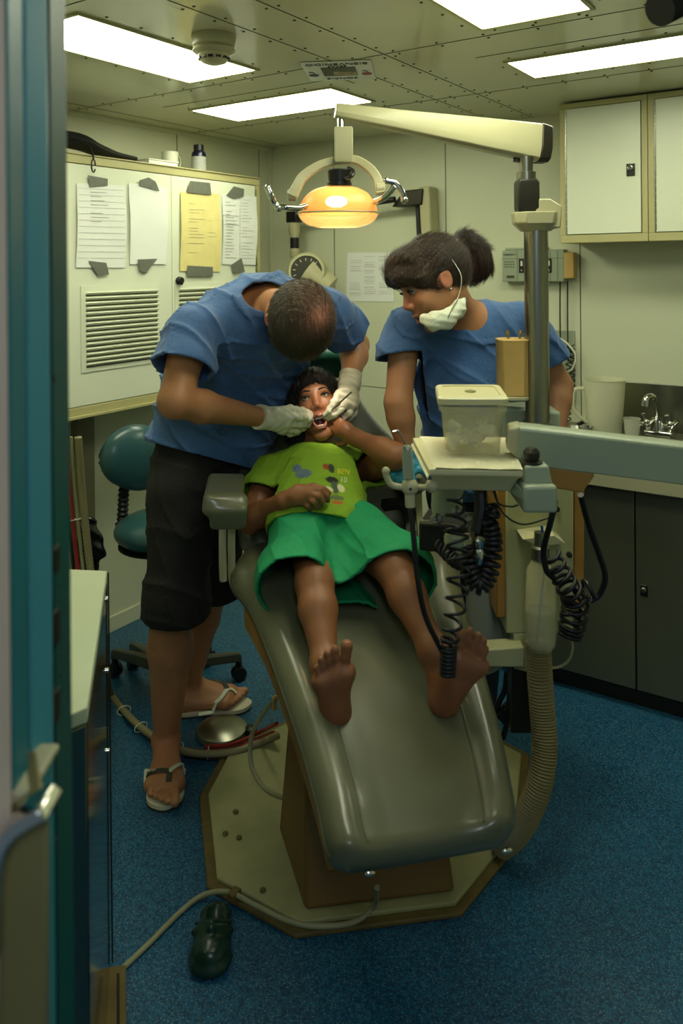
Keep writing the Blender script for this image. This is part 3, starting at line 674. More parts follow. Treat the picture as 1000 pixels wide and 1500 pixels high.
# ---- x-ray unit on the back wall
t = thing('xray_unit', 'wall-mounted x-ray arm with round cream head behind the lamp', 'x-ray machine', tuple(px(440, 430, -.2)))
def R3(px_, py_, v): return hitp(px_, py_, 1, v)
a, b_ = R3(576, 276, -.1), R3(628, 300, -.1)
o = MB('R'); o.prism([R3(573, 303, -.1), R3(617, 300, -.1), R3(619, 276, -.1), R3(590, 279, -.1)], V(0, .08, 0)); o.build('bracket', m_dark, t, bevel=.006)
o = MB('R'); o.prism([R3(612, 274, -.09), R3(628, 272, -.09), R3(632, 345, -.09), R3(616, 345, -.09)], V(0, .085, 0)); o.build('wall_column', m_plastic, t, bevel=.008)
o = MB('R'); o.prism([R3(608, 300, -.06), R3(613, 300, -.06), R3(615, 345, -.06), R3(610, 345, -.06)], V(0, .03, 0)); o.build('cable_cover', m_black, t)
o = MB('R'); A_, B_ = R3(440, 312, -.14), R3(578, 292, -.12); o.tube([A_, B_], .016, 12); o.build('swing_arm', m_black, t)
top = R3(431, 318, -.15); dirx = R3(433, 372, -.2)-top
o = MB('R'); o.obox(top, (V(1, 0, 0), V(0, 1, 0), V(0, 0, 1)), (.035, .03, .03)); o.build('elbow_joint', m_black, t, bevel=.006)
o = MB('R'); o.lathe(top+V(0, 0, -.03), V(0, 0, -1), [(.03, 0), (.03, .05), (.022, .07), (.022, .08)], 24); o.build('collar', m_plastic, t)
o = MB('R'); o.lathe(top+V(0, 0, -.108), V(0, 0, -1), [(.024, 0), (.024, .06)], 24); o.build('grip', m_black, t)
o = MB('R'); o.lathe(top+V(0, 0, -.165), V(0, 0, -1), [(.027, 0), (.027, .04), (.02, .05)], 24); o.build('neck', m_plastic, t)
c = R3(449, 398, -.3); dv = nz(V(.45, -.85, .1))
o = MB('R'); o.lathe(c, dv, [(.055, -.14), (.095, -.10), (.10, -.02), (.097, .0), (.088, .012), (.08, .012), (.078, .0), (.0, .0)], 40, cap=False); o.tube([c-dv*.06, c-dv*.05+V(.1, .05, -.08)], [.09, .06], 24); o.build('tube_head', m_plastic, t)
o = MB('R').lathe(c, dv, [(.077, -.001), (.077, .004), (0, .004)], 40, cap=False)
for k in range(9): a_ = -1.2+k*.45; u = nz(np.cross(dv, Z)); w = np.cross(u, dv); o.obox(c+dv*.005+(u*math.cos(a_)+w*math.sin(a_))*.062, (u*math.cos(a_)+w*math.sin(a_), -u*math.sin(a_)+w*math.cos(a_), dv), (.007, .0012, .0006), 1)
o.build('dial_face', [m_dark, m_white], t)
# ================================================================ DENTAL CHAIR (K frame)
fd = nz(V(.211, -.9775, 0)); sd = V(.9775, .211, 0); ZZ = V(0, 0, 1)     # towards the feet, towards image right
chair = thing('dental_chair', 'reclined olive vinyl dental chair bolted to a worn octagonal floor plate', 'dental chair', W(Q(560, 1100, 2.2)*V(1, 1, 0)))
# floor plate
fp = [Qz(*q, 0.) for q in ((292, 1172), (328, 1105), (420, 1060), (640, 1040), (775, 1110), (768, 1225), (738, 1268), (676, 1345), (432, 1377), (303, 1305))]
cen = sum(fp)/len(fp)
base = MB(); base.prism([p+V(0, 0, .0005) for p in fp], V(0, 0, .012), 1)
base.prism([cen+(p-cen)*.945+V(0, 0, .011) for p in fp], V(0, 0, .012), 0)
for q in ((330, 1222), (350, 1228), (385, 1305), (345, 1190)):
    c = Qz(*q, .024); base.lathe(c-V(0, 0, .002), ZZ, [(.009, 0), (.009, .007), (.004, .009), (0, .009)], 8, 1)
base.build('floor_plate', [m_basep, m_lip], chair, bevel=.004)
# pedestal
zb = .024
FL, FR, BL = Qz(446, 1336, zb), Qz(668, 1308, zb), Qz(408, 1215, zb)
BR = FR+(BL-FL); hgt = .30
TFL = Q(432, 1158, 2.08); TFL2 = FL*V(1, 1, 0)+V(0, 0, .33)+fd*-.05
tl, tr = FL-fd*.09+sd*.02+V(0, 0, hgt), FR-fd*.09-sd*.02+V(0, 0, hgt); bl_, br_ = BL+sd*.03+V(0, 0, hgt+.02), BR-sd*.03+V(0, 0, hgt+.02)
m_ped = mat('pedestal_cover_ochre', (122, 92, 46), .45, var=.12, vscale=7, bump=.04, bscale=30)
p_ = MB(); p_.loft([[FL, FR, BR, BL], [tl, tr, br_, bl_]]); p_.build('pedestal', m_ped, chair, bevel=.012, bseg=3)
cc = (FL+FR+BL+BR)/4
p_ = MB()
for w_, z0_, z1_ in ((.13, .3, .62),): p_.loft([[cc+sd*a*w_+fd*b*w_*1.4+V(0, 0, z0_) for a, b in ((-1, 1), (1, 1), (1, -1), (-1, -1))], [cc+sd*a*w_*.9+fd*b*w_+V(0, 0, z1_)-fd*.05 for a, b in ((-1, 1), (1, 1), (1, -1), (-1, -1))]])
p_.build('lift_column', m_dark, chair, bevel=.01)
# cushion: legrest + seat as one profile loft. stations: centre, half width, tilt
def stn(px_, py_, Y, hw): return Q(px_, py_, Y), hw
st = [(Q(627, 1240, 1.53), .165), (Q(622, 1212, 1.56), .192), (Q(611, 1150, 1.635), .205), (Q(592, 1073, 1.745), .222), (Q(570, 1000, 1.86), .24), (Q(545, 925, 1.995), .262), (Q(525, 868, 2.10), .285), (Q(512, 832, 2.18), .315), (Q(505, 815, 2.26), .318), (Q(498, 800, 2.36), .30), (Q(494, 790, 2.44), .28)]
prof = [(0, .0, 0), (.35, .001, 0), (.58, .004, 0), (.68, .012, 0), (.80, .022, 0), (.92, .014, 0), (1.0, -.014, 0), (1.01, -.036, 0), (.97, -.06, 0), (.88, -.072, 0), (.5, -.078, 0), (0, -.08, 0)]
full = prof+[(-a, b, c) for a, b, c in prof[-2:0:-1]]
def cushion(st, full, name, m, thick=1., parent=chair, endround=True, up0=None):
    P_ = cr([s_[0] for s_ in st], 4); Wd = [x[0] for x in cr([V(s_[1], 0, 0) for s_ in st], 4)]; n = len(P_); rings = []
    for i in range(n):
        t = nz(P_[min(i+1, n-1)]-P_[max(i-1, 0)]); u = nz(np.cross(sd, t)); u = u if u[2] > 0 else -u
        k = 1.
        if endround: e_ = min(i, n-1-i); k = [.45, .78, .93, 1.][min(e_, 3)]
        rings.append([P_[i]+sd*a*Wd[i]*(1 if e_ > 1 or not endround else .97)+u*((b+.036)*k-.036)*thick for a, b, _ in full])
    b_ = MB().loft(rings); return b_.build(name, m, parent, angle=50)
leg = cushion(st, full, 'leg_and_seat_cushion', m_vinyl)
# piping seams along the bolsters
Pm = cr([s_[0] for s_ in st], 4); Wm = [x[0] for x in cr([V(s_[1], 0, 0) for s_ in st], 4)]
m_pip = mat('vinyl_piping', (92, 94, 72), .35)
for sgn in (-1, 1):
    for off, zz_ in ((.63, .0085), (1.005, -.024)):
        pts = []
        for i in range(3, len(Pm)-4):
            t = nz(Pm[i+1]-Pm[i-1]); u = nz(np.cross(sd, t)); u = u if u[2] > 0 else -u; pts.append(Pm[i]+sd*sgn*off*Wm[i]+u*zz_)
        MB().tube(pts, .0026, 6).build('piping', m_pip, leg)
b_ = MB()
for q in ((541, 1279, 1.515), (742, 1246, 1.56)):
    b_ = MB().sph(Q(*q), (.012, .006, .006), 12, ax=(sd, fd, ZZ)); b_.build('corner_clip', m_chrome, chair)
# under frame of the leg rest
b_ = MB()
for sgn in (-1, 1):
    pts = [Pm[i]+sd*sgn*Wm[i]*.86+V(0, 0, -.115) for i in range(8, len(Pm)-4, 3)]
    rings = [[p+sd*a*.012+ZZ*b*.03 for a, b in ((-1, -1), (1, -1), (1, 1), (-1, 1))] for p in pts]
    b_ = MB().loft(rings).build('side_rail', m_tan if sgn < 0 else m_dark, chair, bevel=.003)
rings = [[Pm[i]+sd*a*Wm[i]*.84+V(0, 0, b) for a, b in ((-1, -.13), (1, -.13), (1, -.075), (-1, -.075))] for i in range(10, len(Pm)-3, 3)]
MB().loft(rings).build('seat_pan', m_dark, chair, bevel=.004)
# backrest
bs = [(Q(484, 790, 2.40)+V(0, 0, -.02), .26), (Q(482, 770, 2.47), .275), (Q(480, 742, 2.53), .285), (Q(476, 700, 2.60), .29), (Q(473, 662, 2.66), .265), (Q(469, 625, 2.715), .20), (Q(464, 590, 2.77), .155), (Q(460, 562, 2.81), .14)]
pf = [(0, 0, 0), (.4, .002, 0), (.65, .008, 0), (.85, .024, 0), (.97, .02, 0), (1.02, -.005, 0), (.98, -.04, 0), (.8, -.07, 0), (.4, -.085, 0), (0, -.09, 0)]
pf = pf+[(-a, b, c) for a, b, c in pf[-2:0:-1]]
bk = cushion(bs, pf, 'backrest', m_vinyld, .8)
# headrest
f = SF(); hc = Q(458, 526, 2.86); f.bx(hc, (.105, .03, .035), (V(.98, .2, 0), V(0, .85, .5), V(0, -.5, .85)), .022, .02)
f.build('headrest', m_greenv, chair, h=.005)
MB().tube([hc+V(0, .03, -.02), Q(462, 600, 2.86), Q(464, 640, 2.8)], .016, 10).build('headrest_bar', m_steel, chair)
# armrests
arm_m = m_vinyl
def armrest(pts, r, fl, name='armrest'):
    f = SF(); f.ch(pts, r, .02, fl); return f.build(name, arm_m, chair, h=.005)
a1 = [Q(318, 706, 2.36), Q(333, 728, 2.2), Q(338, 748, 2.12)]
f = SF(); ac_ = Q(329, 722, 2.24); ad_ = nz(Q(340, 742, 2.12)-Q(318, 702, 2.36)); f.bx(ac_, (.040, .10, .012), (nz(V(.97, .1, -.1)), ad_, nz(np.cross(V(.97, .1, -.1), ad_))), .014, .01); f.bx(Q(335, 752, 2.145), (.034, .016, .022), (nz(V(.97, .1, -.1)), V(0, .9, .3), V(0, -.3, .9)), .014, .03); f.build('armrest', arm_m, chair, h=.004)
for pth in ([Q(326, 765, 2.14), Q(326, 815, 2.15), Q(327, 850, 2.16)], [Q(339, 765, 2.2), Q(339, 812, 2.2), Q(342, 858, 2.22), Q(362, 878, 2.26), Q(400, 882, 2.3)]):
    P_ = cr(pth, 6); MB().tube(P_, .0105, 8).build('armrest_support', m_counter, chair)
a2 = [Q(588, 693, 2.66), Q(600, 703, 2.5), Q(608, 712, 2.4)]
armrest(a2, [.026, .03, .024], (V(.95, .1, .2), 1.6))
MB().tube(cr([Q(560, 740, 2.5), Q(585, 738, 2.48), Q(597, 752, 2.46), Q(600, 790, 2.4), Q(606, 830, 2.3)], 6), .022, 4).build('armrest_bracket', m_dark, chair, bevel=.004)
MB().tube(cr([Q(612, 716, 2.42), Q(614, 760, 2.42), Q(620, 815, 2.36)], 6), .014, 4).build('armrest_support', m_counter, chair, bevel=.003)
# ================================================================ cables on the floor
z_ = .026
tubeobj('grey_cable', [Qz(128, 1398, .012), Qz(150, 1424, .007), Qz(168, 1427, .007), Qz(215, 1385, .007), Qz(262, 1338, .007), Qz(296, 1312, .012), Qz(335, 1307, z_+.007), Qz(375, 1327, z_+.006), Qz(425, 1350, z_+.006), Qz(470, 1357, z_+.006), Qz(520, 1350, z_+.006), Qz(548, 1325, .06), Qz(552, 1300, .16)], .0062, m_cable,
        'pale grey cable curving across the blue floor onto the chair floor plate', 'cable')
c = Qz(343, 1311, z_+.004); tag(MB().obox(c, (nz(V(.8, -.5, 0)), nz(V(.5, .8, 0)), ZZ), (.011, .016, .011)).build('cable_clamp', m_lip, bevel=.003), 'corroded clamp holding the grey cable on the plate edge', 'clamp')
tubeobj('grey_tube', [Q(405, 1022, 2.35), Q(382, 1050, 2.4), Q(368, 1080, 2.42), Q(368, 1120, 2.4), Q(385, 1152, 2.35), Q(408, 1166, 2.28), Q(430, 1170, 2.2)], .007, m_cable, 'thick grey tube looping down beside the chair pedestal', 'tube')
tubeobj('red_tube', [Qz(300, 1094, .03), Qz(340, 1090, .035), Qz(375, 1075, .04), Q(405, 1060, 2.5)], .006, m_red, 'red tube running from the hose bundle under the chair', 'tube')
tubeobj('black_cable', [Qz(270, 1108, .008), Qz(310, 1112, .008), Qz(350, 1100, .02), Qz(385, 1084, .04), Qz(400, 1078, .06)], .005, m_rubber, 'black cable lying along the ribbed hose by the chair base', 'cable')
b_ = MB(); q = Q(402, 1030, 2.36); b_.obox(q, (sd, fd, ZZ), (.007, .008, .018)); b_.sph(q+V(.004, -.006, .02), .008, 10); tag(b_.build('pipe_fitting', m_amber, bevel=.002), 'small brass fitting on the side of the chair', 'fitting')
# foot pedal disc under the hoses
c = Qz(312, 1090, .0)
t = thing('foot_pedal', 'round metal foot pedal under the hose bundle beside the chair plate', 'foot pedal', W(c+V(0, .05, 0)))
c = c+V(.02, .06, 0)
MB().lathe(c, ZZ, [(.085, .001), (.09, .008), (.085, .02), (.06, .032), (.03, .036), (0, .037)], 36).build('pedal_dome', m_steel, t)
MB().lathe(c+V(.10, .0, 0), ZZ, [(.022, .001), (.022, .02), (.012, .026), (0, .026)], 20).build('side_switch', m_dark, t)
# green clog
m_clog = mat('dark_green_rubber', (22, 50, 38), .28, bump=.1, bscale=60, var=.2, vscale=30)
f = SF(); h0, t0 = Qz(317, 1340, .0), Qz(306, 1430, .0); dq = nz(t0-h0); sq = V(-dq[1], dq[0], 0); L_ = np.linalg.norm(t0-h0)
fz = (ZZ, .36)
f.rc(h0+dq*.02+ZZ*.014, h0+dq*.10+ZZ*.014, .036, .040, .01, fz); f.rc(h0+dq*.10+ZZ*.014, t0-dq*.03+ZZ*.014, .040, .048, .01, fz)
f.rc(h0+dq*.10+ZZ*.03, t0-dq*.035+ZZ*.026, .036, .044, .02, (ZZ, .8)); f.rc(h0+dq*.02+ZZ*.02, h0+dq*.1+ZZ*.03, .03, .034, .02, (ZZ, .6))
f.el(h0+dq*.045+ZZ*.055, (.028, .065, .036), (sq, dq, ZZ), .006, '-')
f.rc(h0+dq*.09-sq*.044+ZZ*.035, h0+dq*.12+ZZ*.068, .006, .007, .01); f.rc(h0+dq*.12+ZZ*.068, h0+dq*.09+sq*.044+ZZ*.035, .007, .006, .01)
f.rc(t0-dq*.10-sq*.042+ZZ*.04, t0-dq*.07+ZZ*.064, .005, .005, .006); f.rc(t0-dq*.07+ZZ*.064, t0-dq*.10+sq*.042+ZZ*.04, .005, .005, .006)
f.cut(V(0, 0, -1), V(0, 0, .001))
f.dn = lambda P: .0012*wav(P, 150, 0, dq)
tag(f.build('rubber_clog', m_clog, h=.003), 'dark green rubber clog lying on the floor in front of the chair plate', 'shoe')
# threshold sill at the bottom left
b_ = MB(); b_.prism([Qz(x, y, .001) for x, y in ((158, 1428), (184, 1424), (186, 1540), (150, 1540))], V(0, 0, .018), 0); b_.prism([Qz(x, y, .018) for x, y in ((171, 1427), (175, 1427), (176, 1540), (171, 1540))], V(0, 0, .004), 1)
tag(b_.build('trim_5', [m_lip, m_dark], bevel=.003), kind='structure')
# ================================================================ STEEL CABINET AT LEFT
C0 = Qz(157, 836, .905); C1 = Qz(128, 1036, .905); dd = nz((C1-C0)*V(1, 1, 0)); C2 = C1+V(-.05, -.05, 0); C3 = C0+V(-.15, .02, 0); C4 = C2+V(-.12, -.02, 0)
m_mirror = mat('polished_steel_side', (120, 124, 118), .09, 1., var=.1, vscale=3)
t = thing('steel_cabinet', 'polished steel cabinet with a pale top just inside the doorway', 'cabinet', W(V(C0[0]-.05, (C0[1]+C1[1])/2, 0)))
low_ = lambda p, z: V(p[0], p[1], z)
ins = [C0, C1, C2, C4, C3]
MB().prism([low_(p, .002) for p in ins], V(0, 0, .878)).build('body', m_mirror, t, bevel=.004)
MB().prism([low_(p, .881) for p in ins], V(0, 0, .024)).build('top_panel', mat('pale_green_laminate', (186, 196, 166), .3, var=.05, vscale=6), t, bevel=.002)
nn = nz(V(-dd[1], dd[0], 0)); nn = nn if nn[0] > 0 else -nn
b_ = MB().tube([low_(C0, .002)+nn*.004, low_(C0, .9)+nn*.002], .002, 8); b_.build('corner_strip', m_dark, t)
for z in (.86, .70, .52): MB().lathe(C0*V(1, 1, 0)+dd*.05+nn*.0005+V(0, 0, z), nn, [(.006, 0), (.006, .003), (.003, .005), (0, .005)], 12).build('screw', m_chrome, t)
# foreground case with chrome edge
t = thing('olive_case', 'olive panelled case with a chrome rounded edge in the bottom left foreground', 'case', W(V(-.33, .72, 0)))
m_olive = mat('olive_panel', (116, 108, 66), .5, var=.05)
FQ = lambda x, y, Y=.72: Q(x, y, Y)
pts = [FQ(-60, 1200), FQ(-2, 1196), FQ(10, 1205), FQ(30, 1192), FQ(50, 1180), FQ(71, 1174), FQ(73, 1190), FQ(73, 1560), FQ(-60, 1560)]
b_ = MB(); b_.prism([FQ(3, 1300), FQ(10, 1252), FQ(22, 1225), FQ(45, 1205), FQ(72, 1193), FQ(72, 1560), FQ(-4, 1560)], V(-.05, .10, 0)); b_.build('panel', m_olive, t, bevel=.004)
P_ = cr([FQ(0, 1380), FQ(1, 1310), FQ(6, 1250), FQ(18, 1220), FQ(42, 1200), FQ(72, 1184)], 6)
MB().loft([[p+V(-.006, -.012, .006), p+V(.003, -.012, -.004), p+V(.003, .03, -.004), p+V(-.006, .03, .006)] for p in P_]).build('chrome_edge', m_chrome, t, bevel=.003)
b_ = MB(); b_.prism([FQ(-60, 1190, .76), FQ(0, 1190, .76), FQ(45, 1172, .76), FQ(45, 1160, .76), FQ(-60, 1160, .76)], V(0, .08, 0)); b_.build('lid', m_counter, t, bevel=.004)
# ================================================================ STOOL
t = thing('operator_stool', 'teal vinyl stool with backrest on casters behind the standing man', 'stool', W(Qz(262, 905, 0)))
sc_ = Qz(262, 915, 0.)
f = SF(); c = V(sc_[0]-.02, sc_[1], .47) 
c = Q(238, 775, 2.95); c[2] = .0; SC = V(c[0], c[1], 0)
zs = Q(238, 775, 2.95)[2]
f = SF(); f.el(SC+V(0, 0, zs), (.175, .175, .07), k=.02); f.cut(V(0, 0, -1), SC+V(0, 0, zs-.055), .01)
f.build('seat', m_tealv, t, h=.006)
MB().lathe(SC+V(0, 0, zs-.062), ZZ, [(.14, 0), (.16, .008), (.16, .012)], 30).build('seat_pan', m_dark, t)
MB().lathe(SC, ZZ, [(.035, .1), (.035, .28), (.022, .28), (.022, zs-.06)], 20).build('gas_lift', m_dark, t)
MB().lathe(SC, ZZ, [(.05, .08), (.05, .15), (.03, .17)], 20).build('base_hub', m_dark, t)
ft = [(350, 915), (362, 965), (205, 985), (165, 940)]
fpt = [Qz(360, 898, .09), Qz(352, 962, .09), Qz(212, 978, .09), Qz(172, 925, .09), Qz(250, 880, .09)]
for p in fpt:
    d = nz((p-SC)*V(1, 1, 0)); e = SC+d*.31+V(0, 0, .085)
    lg = MB().loft([[SC+d*x+ZZ*(z_c+zz)+np.cross(d, ZZ)*yy for yy, zz in ((-w_, -.018), (w_, -.018), (w_*.8, .016), (-w_*.8, .016))] for x, z_c, w_ in ((.03, .125, .026), (.15, .115, .022), (.29, .095, .017), (.305, .085, .015))]).build('base_leg', m_vinyld, t, bevel=.005)
    e = SC+d*.295
    cst = MB().tube([e+V(0, 0, .02), e+V(0, 0, .085)], .012, 10)
    for s2 in (-1, 1):
        u = np.cross(d, ZZ); cst.lathe(e+V(0, 0, .029)+u*s2*.004, u*s2, [(.0, 0), (.027, 0), (.028, .004), (.026, .015), (.0, .017)], 20)
    cst.build('caster', m_rubber, lg)
bx0 = Q(186, 790, 2.95)
MB().tube(cr([SC+V(-.04, 0, zs-.055), SC+V(-.13, .02, zs-.06), Q(180, 785, 2.98), Q(176, 765, 3.0)], 6), .02, 12).build('back_bracket', m_black, t)
pb = [Q(178, 782, 2.99)+(Q(183, 690, 3.02)-Q(178, 782, 2.99))*i/26 for i in range(27)]
MB().tube(pb, [.017 if i % 2 else .022 for i in range(27)], 16).build('bellows_post', m_rubber, t)
f = SF(); bc = Q(197, 668, 3.02); ax_ = (nz(V(.8, .6, 0)), nz(V(-.6, .8, .0)), V(0, 0, 1))
nb_ = nz(V(.62, -.78, .1)); ub_ = nz(V(.04, 0, 1)); sb_ = nz(np.cross(nb_, ub_)); ub_ = np.cross(sb_, nb_)
f.el(bc, (.135, .05, .118), (sb_, nb_, ub_), k=.02); f.el(bc+ub_*-.04-sb_*.03, (.09, .045, .09), (sb_, nb_, ub_), k=.03)
f.cut(-nb_, bc-nb_*.022, .01)
f.build('backrest', m_tealv, t, h=.005)
f = SF(); f.el(bc-nb_*.02, (.135, .02, .118), (sb_, nb_, ub_)); f.cut(nb_, bc-nb_*.023); f.build('back_shell', m_dark, t, h=.005)
MB().lathe(bc-nb_*.04-sb_*.04, -nb_, [(.03, 0), (.026, .03), (.0, .032)], 20).build('adjustment_knob', m_black, t)
# ================================================================ POLE, LIGHT ARM, LAMP
t = thing('support_post', 'round steel post carrying the lamp arm, standing in front of the right wall', 'post', W(Q(786, 640, 2.3)*V(1, 1, 0)))
pc = Q(786, 500, 2.3)[:2]; zt_ = Q(786, 336, 2.3)[2]; PC = V(pc[0], pc[1], 0)
MB().cyl(PC+V(0, 0, 1.13), PC+V(0, 0, zt_), .0345, seg=36).build('pole', m_steel, t)
b_ = MB(); g = lambda x, y: Q(x, y, 2.3)
b_.loft([[PC+V(a*w_, b*w_*.8, zz) for a, b in ((-1, -.5), (-.6, -1), (.6, -1), (1, -.5), (1, .5), (.6, 1), (-.6, 1), (-1, .5))] for w_, zz in ((.04, g(0, 346)[2]), (.064, g(0, 334)[2]), (.066, g(0, 318)[2]))]); b_.build('collar', m_plastic, t, bevel=.003)
b_ = MB(); b_.prism([Q(x, y, 2.26) for x, y in ((784, 334), (821, 334), (824, 302), (806, 291), (784, 291))], V(0, .08, 0)); b_.build('joint_cover', m_plastic, t, bevel=.004)
b_ = MB(); b_.loft([[PC+V(-.028, -.01, 0)+V(a*w_, b*w_, zz) for a, b in ((-1, -1), (1, -1), (1, 1), (-1, 1))] for w_, zz in ((.022, g(0, 332)[2]), (.031, g(0, 312)[2]), (.031, g(0, 276)[2]), (.028, g(0, 270)[2]))]); b_.build('knuckle', m_dark, t, bevel=.006)
MB().cyl(PC+V(0, 0, 1.125), PC+V(0, 0, 1.15), .05, .042, 30).build('pole_foot', m_steel, t)
MB().lathe(PC+V(-.028, -.01, g(0, 275)[2]), ZZ, [(.028, 0), (.028, .03), (.019, .032), (.019, .075)], 24).build('swivel', m_steel, t)
b_ = MB(); b_.loft([[Q(x, y, Y) for x, y, Y in r_] for r_ in (((790, 548, 2.27), (790, 548, 2.3), (790, 549, 2.3), (790, 549, 2.27)),)]) if 0 else None
# lamp arm : tapered box beam
ar = thing('lamp_arm', 'long tapered cream arm holding the dental lamp below the ceiling', 'lamp arm', W(Q(800, 240, 2.3)))
A0, A1 = Q(803, 212, 2.32), Q(491, 162, 2.24); da = nz(A1-A0); ua = nz(ZZ-da*np.dot(ZZ, da)); wa = np.cross(da, ua)
def sec(c, h, w_): return [c+ua*h*.45+wa*w_*.6, c+ua*h*.5+wa*w_*.25, c+ua*h*.5-wa*w_*.25, c+ua*h*.45-wa*w_*.6, c-ua*h*.15-wa*w_, c-ua*h*.42-wa*w_*.9, c-ua*h*.5-wa*w_*.5, c-ua*h*.5+wa*w_*.5, c-ua*h*.42+wa*w_*.9, c-ua*h*.15+wa*w_]
L_ = np.linalg.norm(A1-A0)
MB().loft([sec(A0+da*L_*x+ua*o, h, w_) for x, h, w_, o in ((.05, .112, .038, 0), (.3, .095, .036, .0), (.7, .062, .031, 0), (.97, .044, .026, .0), (1., .04, .024, 0))]).build('beam', m_plastic, ar, bevel=.002, angle=25)
MB().loft([sec(A0+da*L_*x, h, w_) for x, h, w_ in ((-.0, .108, .040), (.052, .116, .041))]).build('end_cap', m_dark, ar, bevel=.003, angle=25)
MB().cyl(A0+da*L_*.14-ua*.05, A0+da*L_*.14-ua*.064, .012).build('pivot_screw', m_dark, ar)
# lamp
LC = Q(495, 292, 2.2)
lp = thing('dental_lamp', 'glowing amber dental lamp with curved yoke and chrome handles above the patient', 'lamp', W(LC))
MB().cyl(Q(499, 166, 2.24), Q(499, 188, 2.23), .010, seg=14).build('pivot', m_chrome, lp)
s0 = Q(503, 205, 2.22)
b_ = MB(); b_.loft([[Q(503, y, 2.22)+V(a*.026*k, b*.024*k, 0) for a, b in ((-1, -1), (1, -1), (1, 1), (-1, 1))] for y, k in ((187, .95), (192, 1), (236, 1), (240, .9))]); b_.build('hanger_block', m_plastic, lp, bevel=.003)
yk = [Q(428, 288, 2.19), Q(436, 272, 2.2), Q(445, 258, 2.21), Q(465, 244, 2.22), Q(485, 237, 2.23), Q(503, 234, 2.23), Q(522, 235, 2.23), Q(540, 246, 2.22), Q(551, 260, 2.21), Q(555, 275, 2.2), Q(557, 283, 2.19)]
P_ = cr(yk, 5); rings = []
for i, p in enumerate(P_):
    tt = nz(P_[min(i+1, len(P_)-1)]-P_[max(i-1, 0)]); u = nz(np.cross(tt, V(0, 1, 0))); k = 1+.5*abs(i/(len(P_)-1)-.5)
    rings.append([p+u*a*.011*k+V(0, 1, 0)*b*.016*k for a, b in ((-1, -1), (1, -1), (1, 1), (-1, 1))])
MB().loft(rings).build('yoke', m_plastic, lp, bevel=.004)
for q, nx in ((Q(427, 286, 2.19), -1), (Q(558, 277, 2.19), 1)):
    MB().lathe(q, V(nx, 0, 0), [(.017, -.012), (.017, .008), (.012, .012), (.0, .012)], 20).build('yoke_knob', m_plastic, lp)
MB().lathe(Q(497, 272, 2.2), ZZ, [(.034, 0), (.034, .008), (.031, .01), (.033, .04), (.03, .044), (.0, .044)], 28).build('bulb_housing', m_black, lp)
MB().tube(cr([Q(505, 262, 2.17), Q(515, 258, 2.16), Q(517, 250, 2.18), Q(510, 246, 2.2)], 5), .005, 8).build('cable', m_black, lp)
MB().lathe(Q(497, 276, 2.2), ZZ, [(.026, 0), (.026, .006)], 24).build('ring', m_plastic, lp)
# reflector bowl (amber dichroic glass), opening down towards the patient
m_refl = mat('amber_dichroic_glass', (250, 196, 120), .3, alpha=.62)
m_lens = mat('clear_lens_shield', (232, 222, 180), .15, alpha=.35)
def bowl(z0, z1, rx0, rx1, name, m, ex=2.2, n=14, th=.003, yk=.72):
    R_ = []
    for i in range(n+1):
        a = i/n*math.pi/2; rr = math.sin(a)**.9; zz = math.cos(a)
        R_.append([V(LC[0]+(rx0+(rx1-rx0)*rr)*np.sign(math.cos(q))*abs(math.cos(q))**.9, LC[1]+(rx0+(rx1-rx0)*rr)*yk*np.sign(math.sin(q))*abs(math.sin(q))**.9, z0+(z1-z0)*(1-zz)) for q in np.linspace(0, 2*math.pi, 49)[:-1]])
    inner = [[p*1. + (V(LC[0], LC[1], p[2])-p)*th/max(np.linalg.norm(p-V(LC[0], LC[1], p[2])), .02) - V(0, 0, th*.8) for p in r] for r in R_]
    b_ = MB().loft(R_+inner[::-1], cap=False); return b_
zTop, zRim, zBot = Q(497, 273, 2.2)[2], Q(497, 312, 2.2)[2], Q(497, 333, 2.2)[2]
bowl(zTop, zRim, .02, .108, 'reflector', m_refl).build('reflector', m_refl, lp, angle=60)
b_ = MB(); b_.loft([[V(LC[0]+r*math.cos(q), LC[1]+r*.72*math.sin(q), z) for q in np.linspace(0, 2*math.pi, 49)[:-1]] for r, z in ((.110, zRim+.003), (.112, zRim-.002), (.104, zRim-.018), (.085, zBot+.006), (.06, zBot), (.0605, zBot+.0025), (.084, zBot+.0085), (.101, zRim-.018), (.109, zRim-.002))], cap=False); b_.build('lens_shield', m_lens, lp, angle=60)
b_ = MB().tube([V(LC[0]+.1115*math.cos(q), LC[1]+.1115*.72*math.sin(q), zRim) for q in np.linspace(0, 2*math.pi, 60)], .0024, 8); b_.build('rim', m_plastic, lp)
m_bulb = mat('halogen_bulb', (255, 240, 200), .4, emit=(255, 226, 165), estr=45)
MB().sph(V(LC[0]-.005, LC[1], zTop-.042), (.030, .014, .016), 16).build('bulb', m_bulb, lp)
for pts in ([Q(448, 302, 2.14), Q(437, 305, 2.12), Q(422, 304, 2.1), Q(411, 302, 2.1)], [Q(548, 296, 2.16), Q(562, 290, 2.13), Q(572, 280, 2.11), Q(577, 272, 2.1)]):
    MB().tube(cr(pts, 5), .0085, 12).build('handle_bracket', m_chrome, lp)
for pts in ([Q(392, 275, 2.09), Q(397, 287, 2.09), Q(402, 297, 2.1), Q(408, 305, 2.1)], [Q(566, 265, 2.1), Q(578, 268, 2.1), Q(588, 280, 2.1), Q(592, 293, 2.1)]):
    MB().tube(cr(pts, 5), .0085, 12).sph(pts[-1], .0105, 12).sph(pts[0], .009, 12).build('handle', m_chrome, lp)
ld = bpy.data.lights.new('halogen_beam', 'SPOT'); ld.energy = 14; ld.color = (1., .86, .68); ld.spot_size = math.radians(17); ld.spot_blend = .35; ld.shadow_soft_size = .03
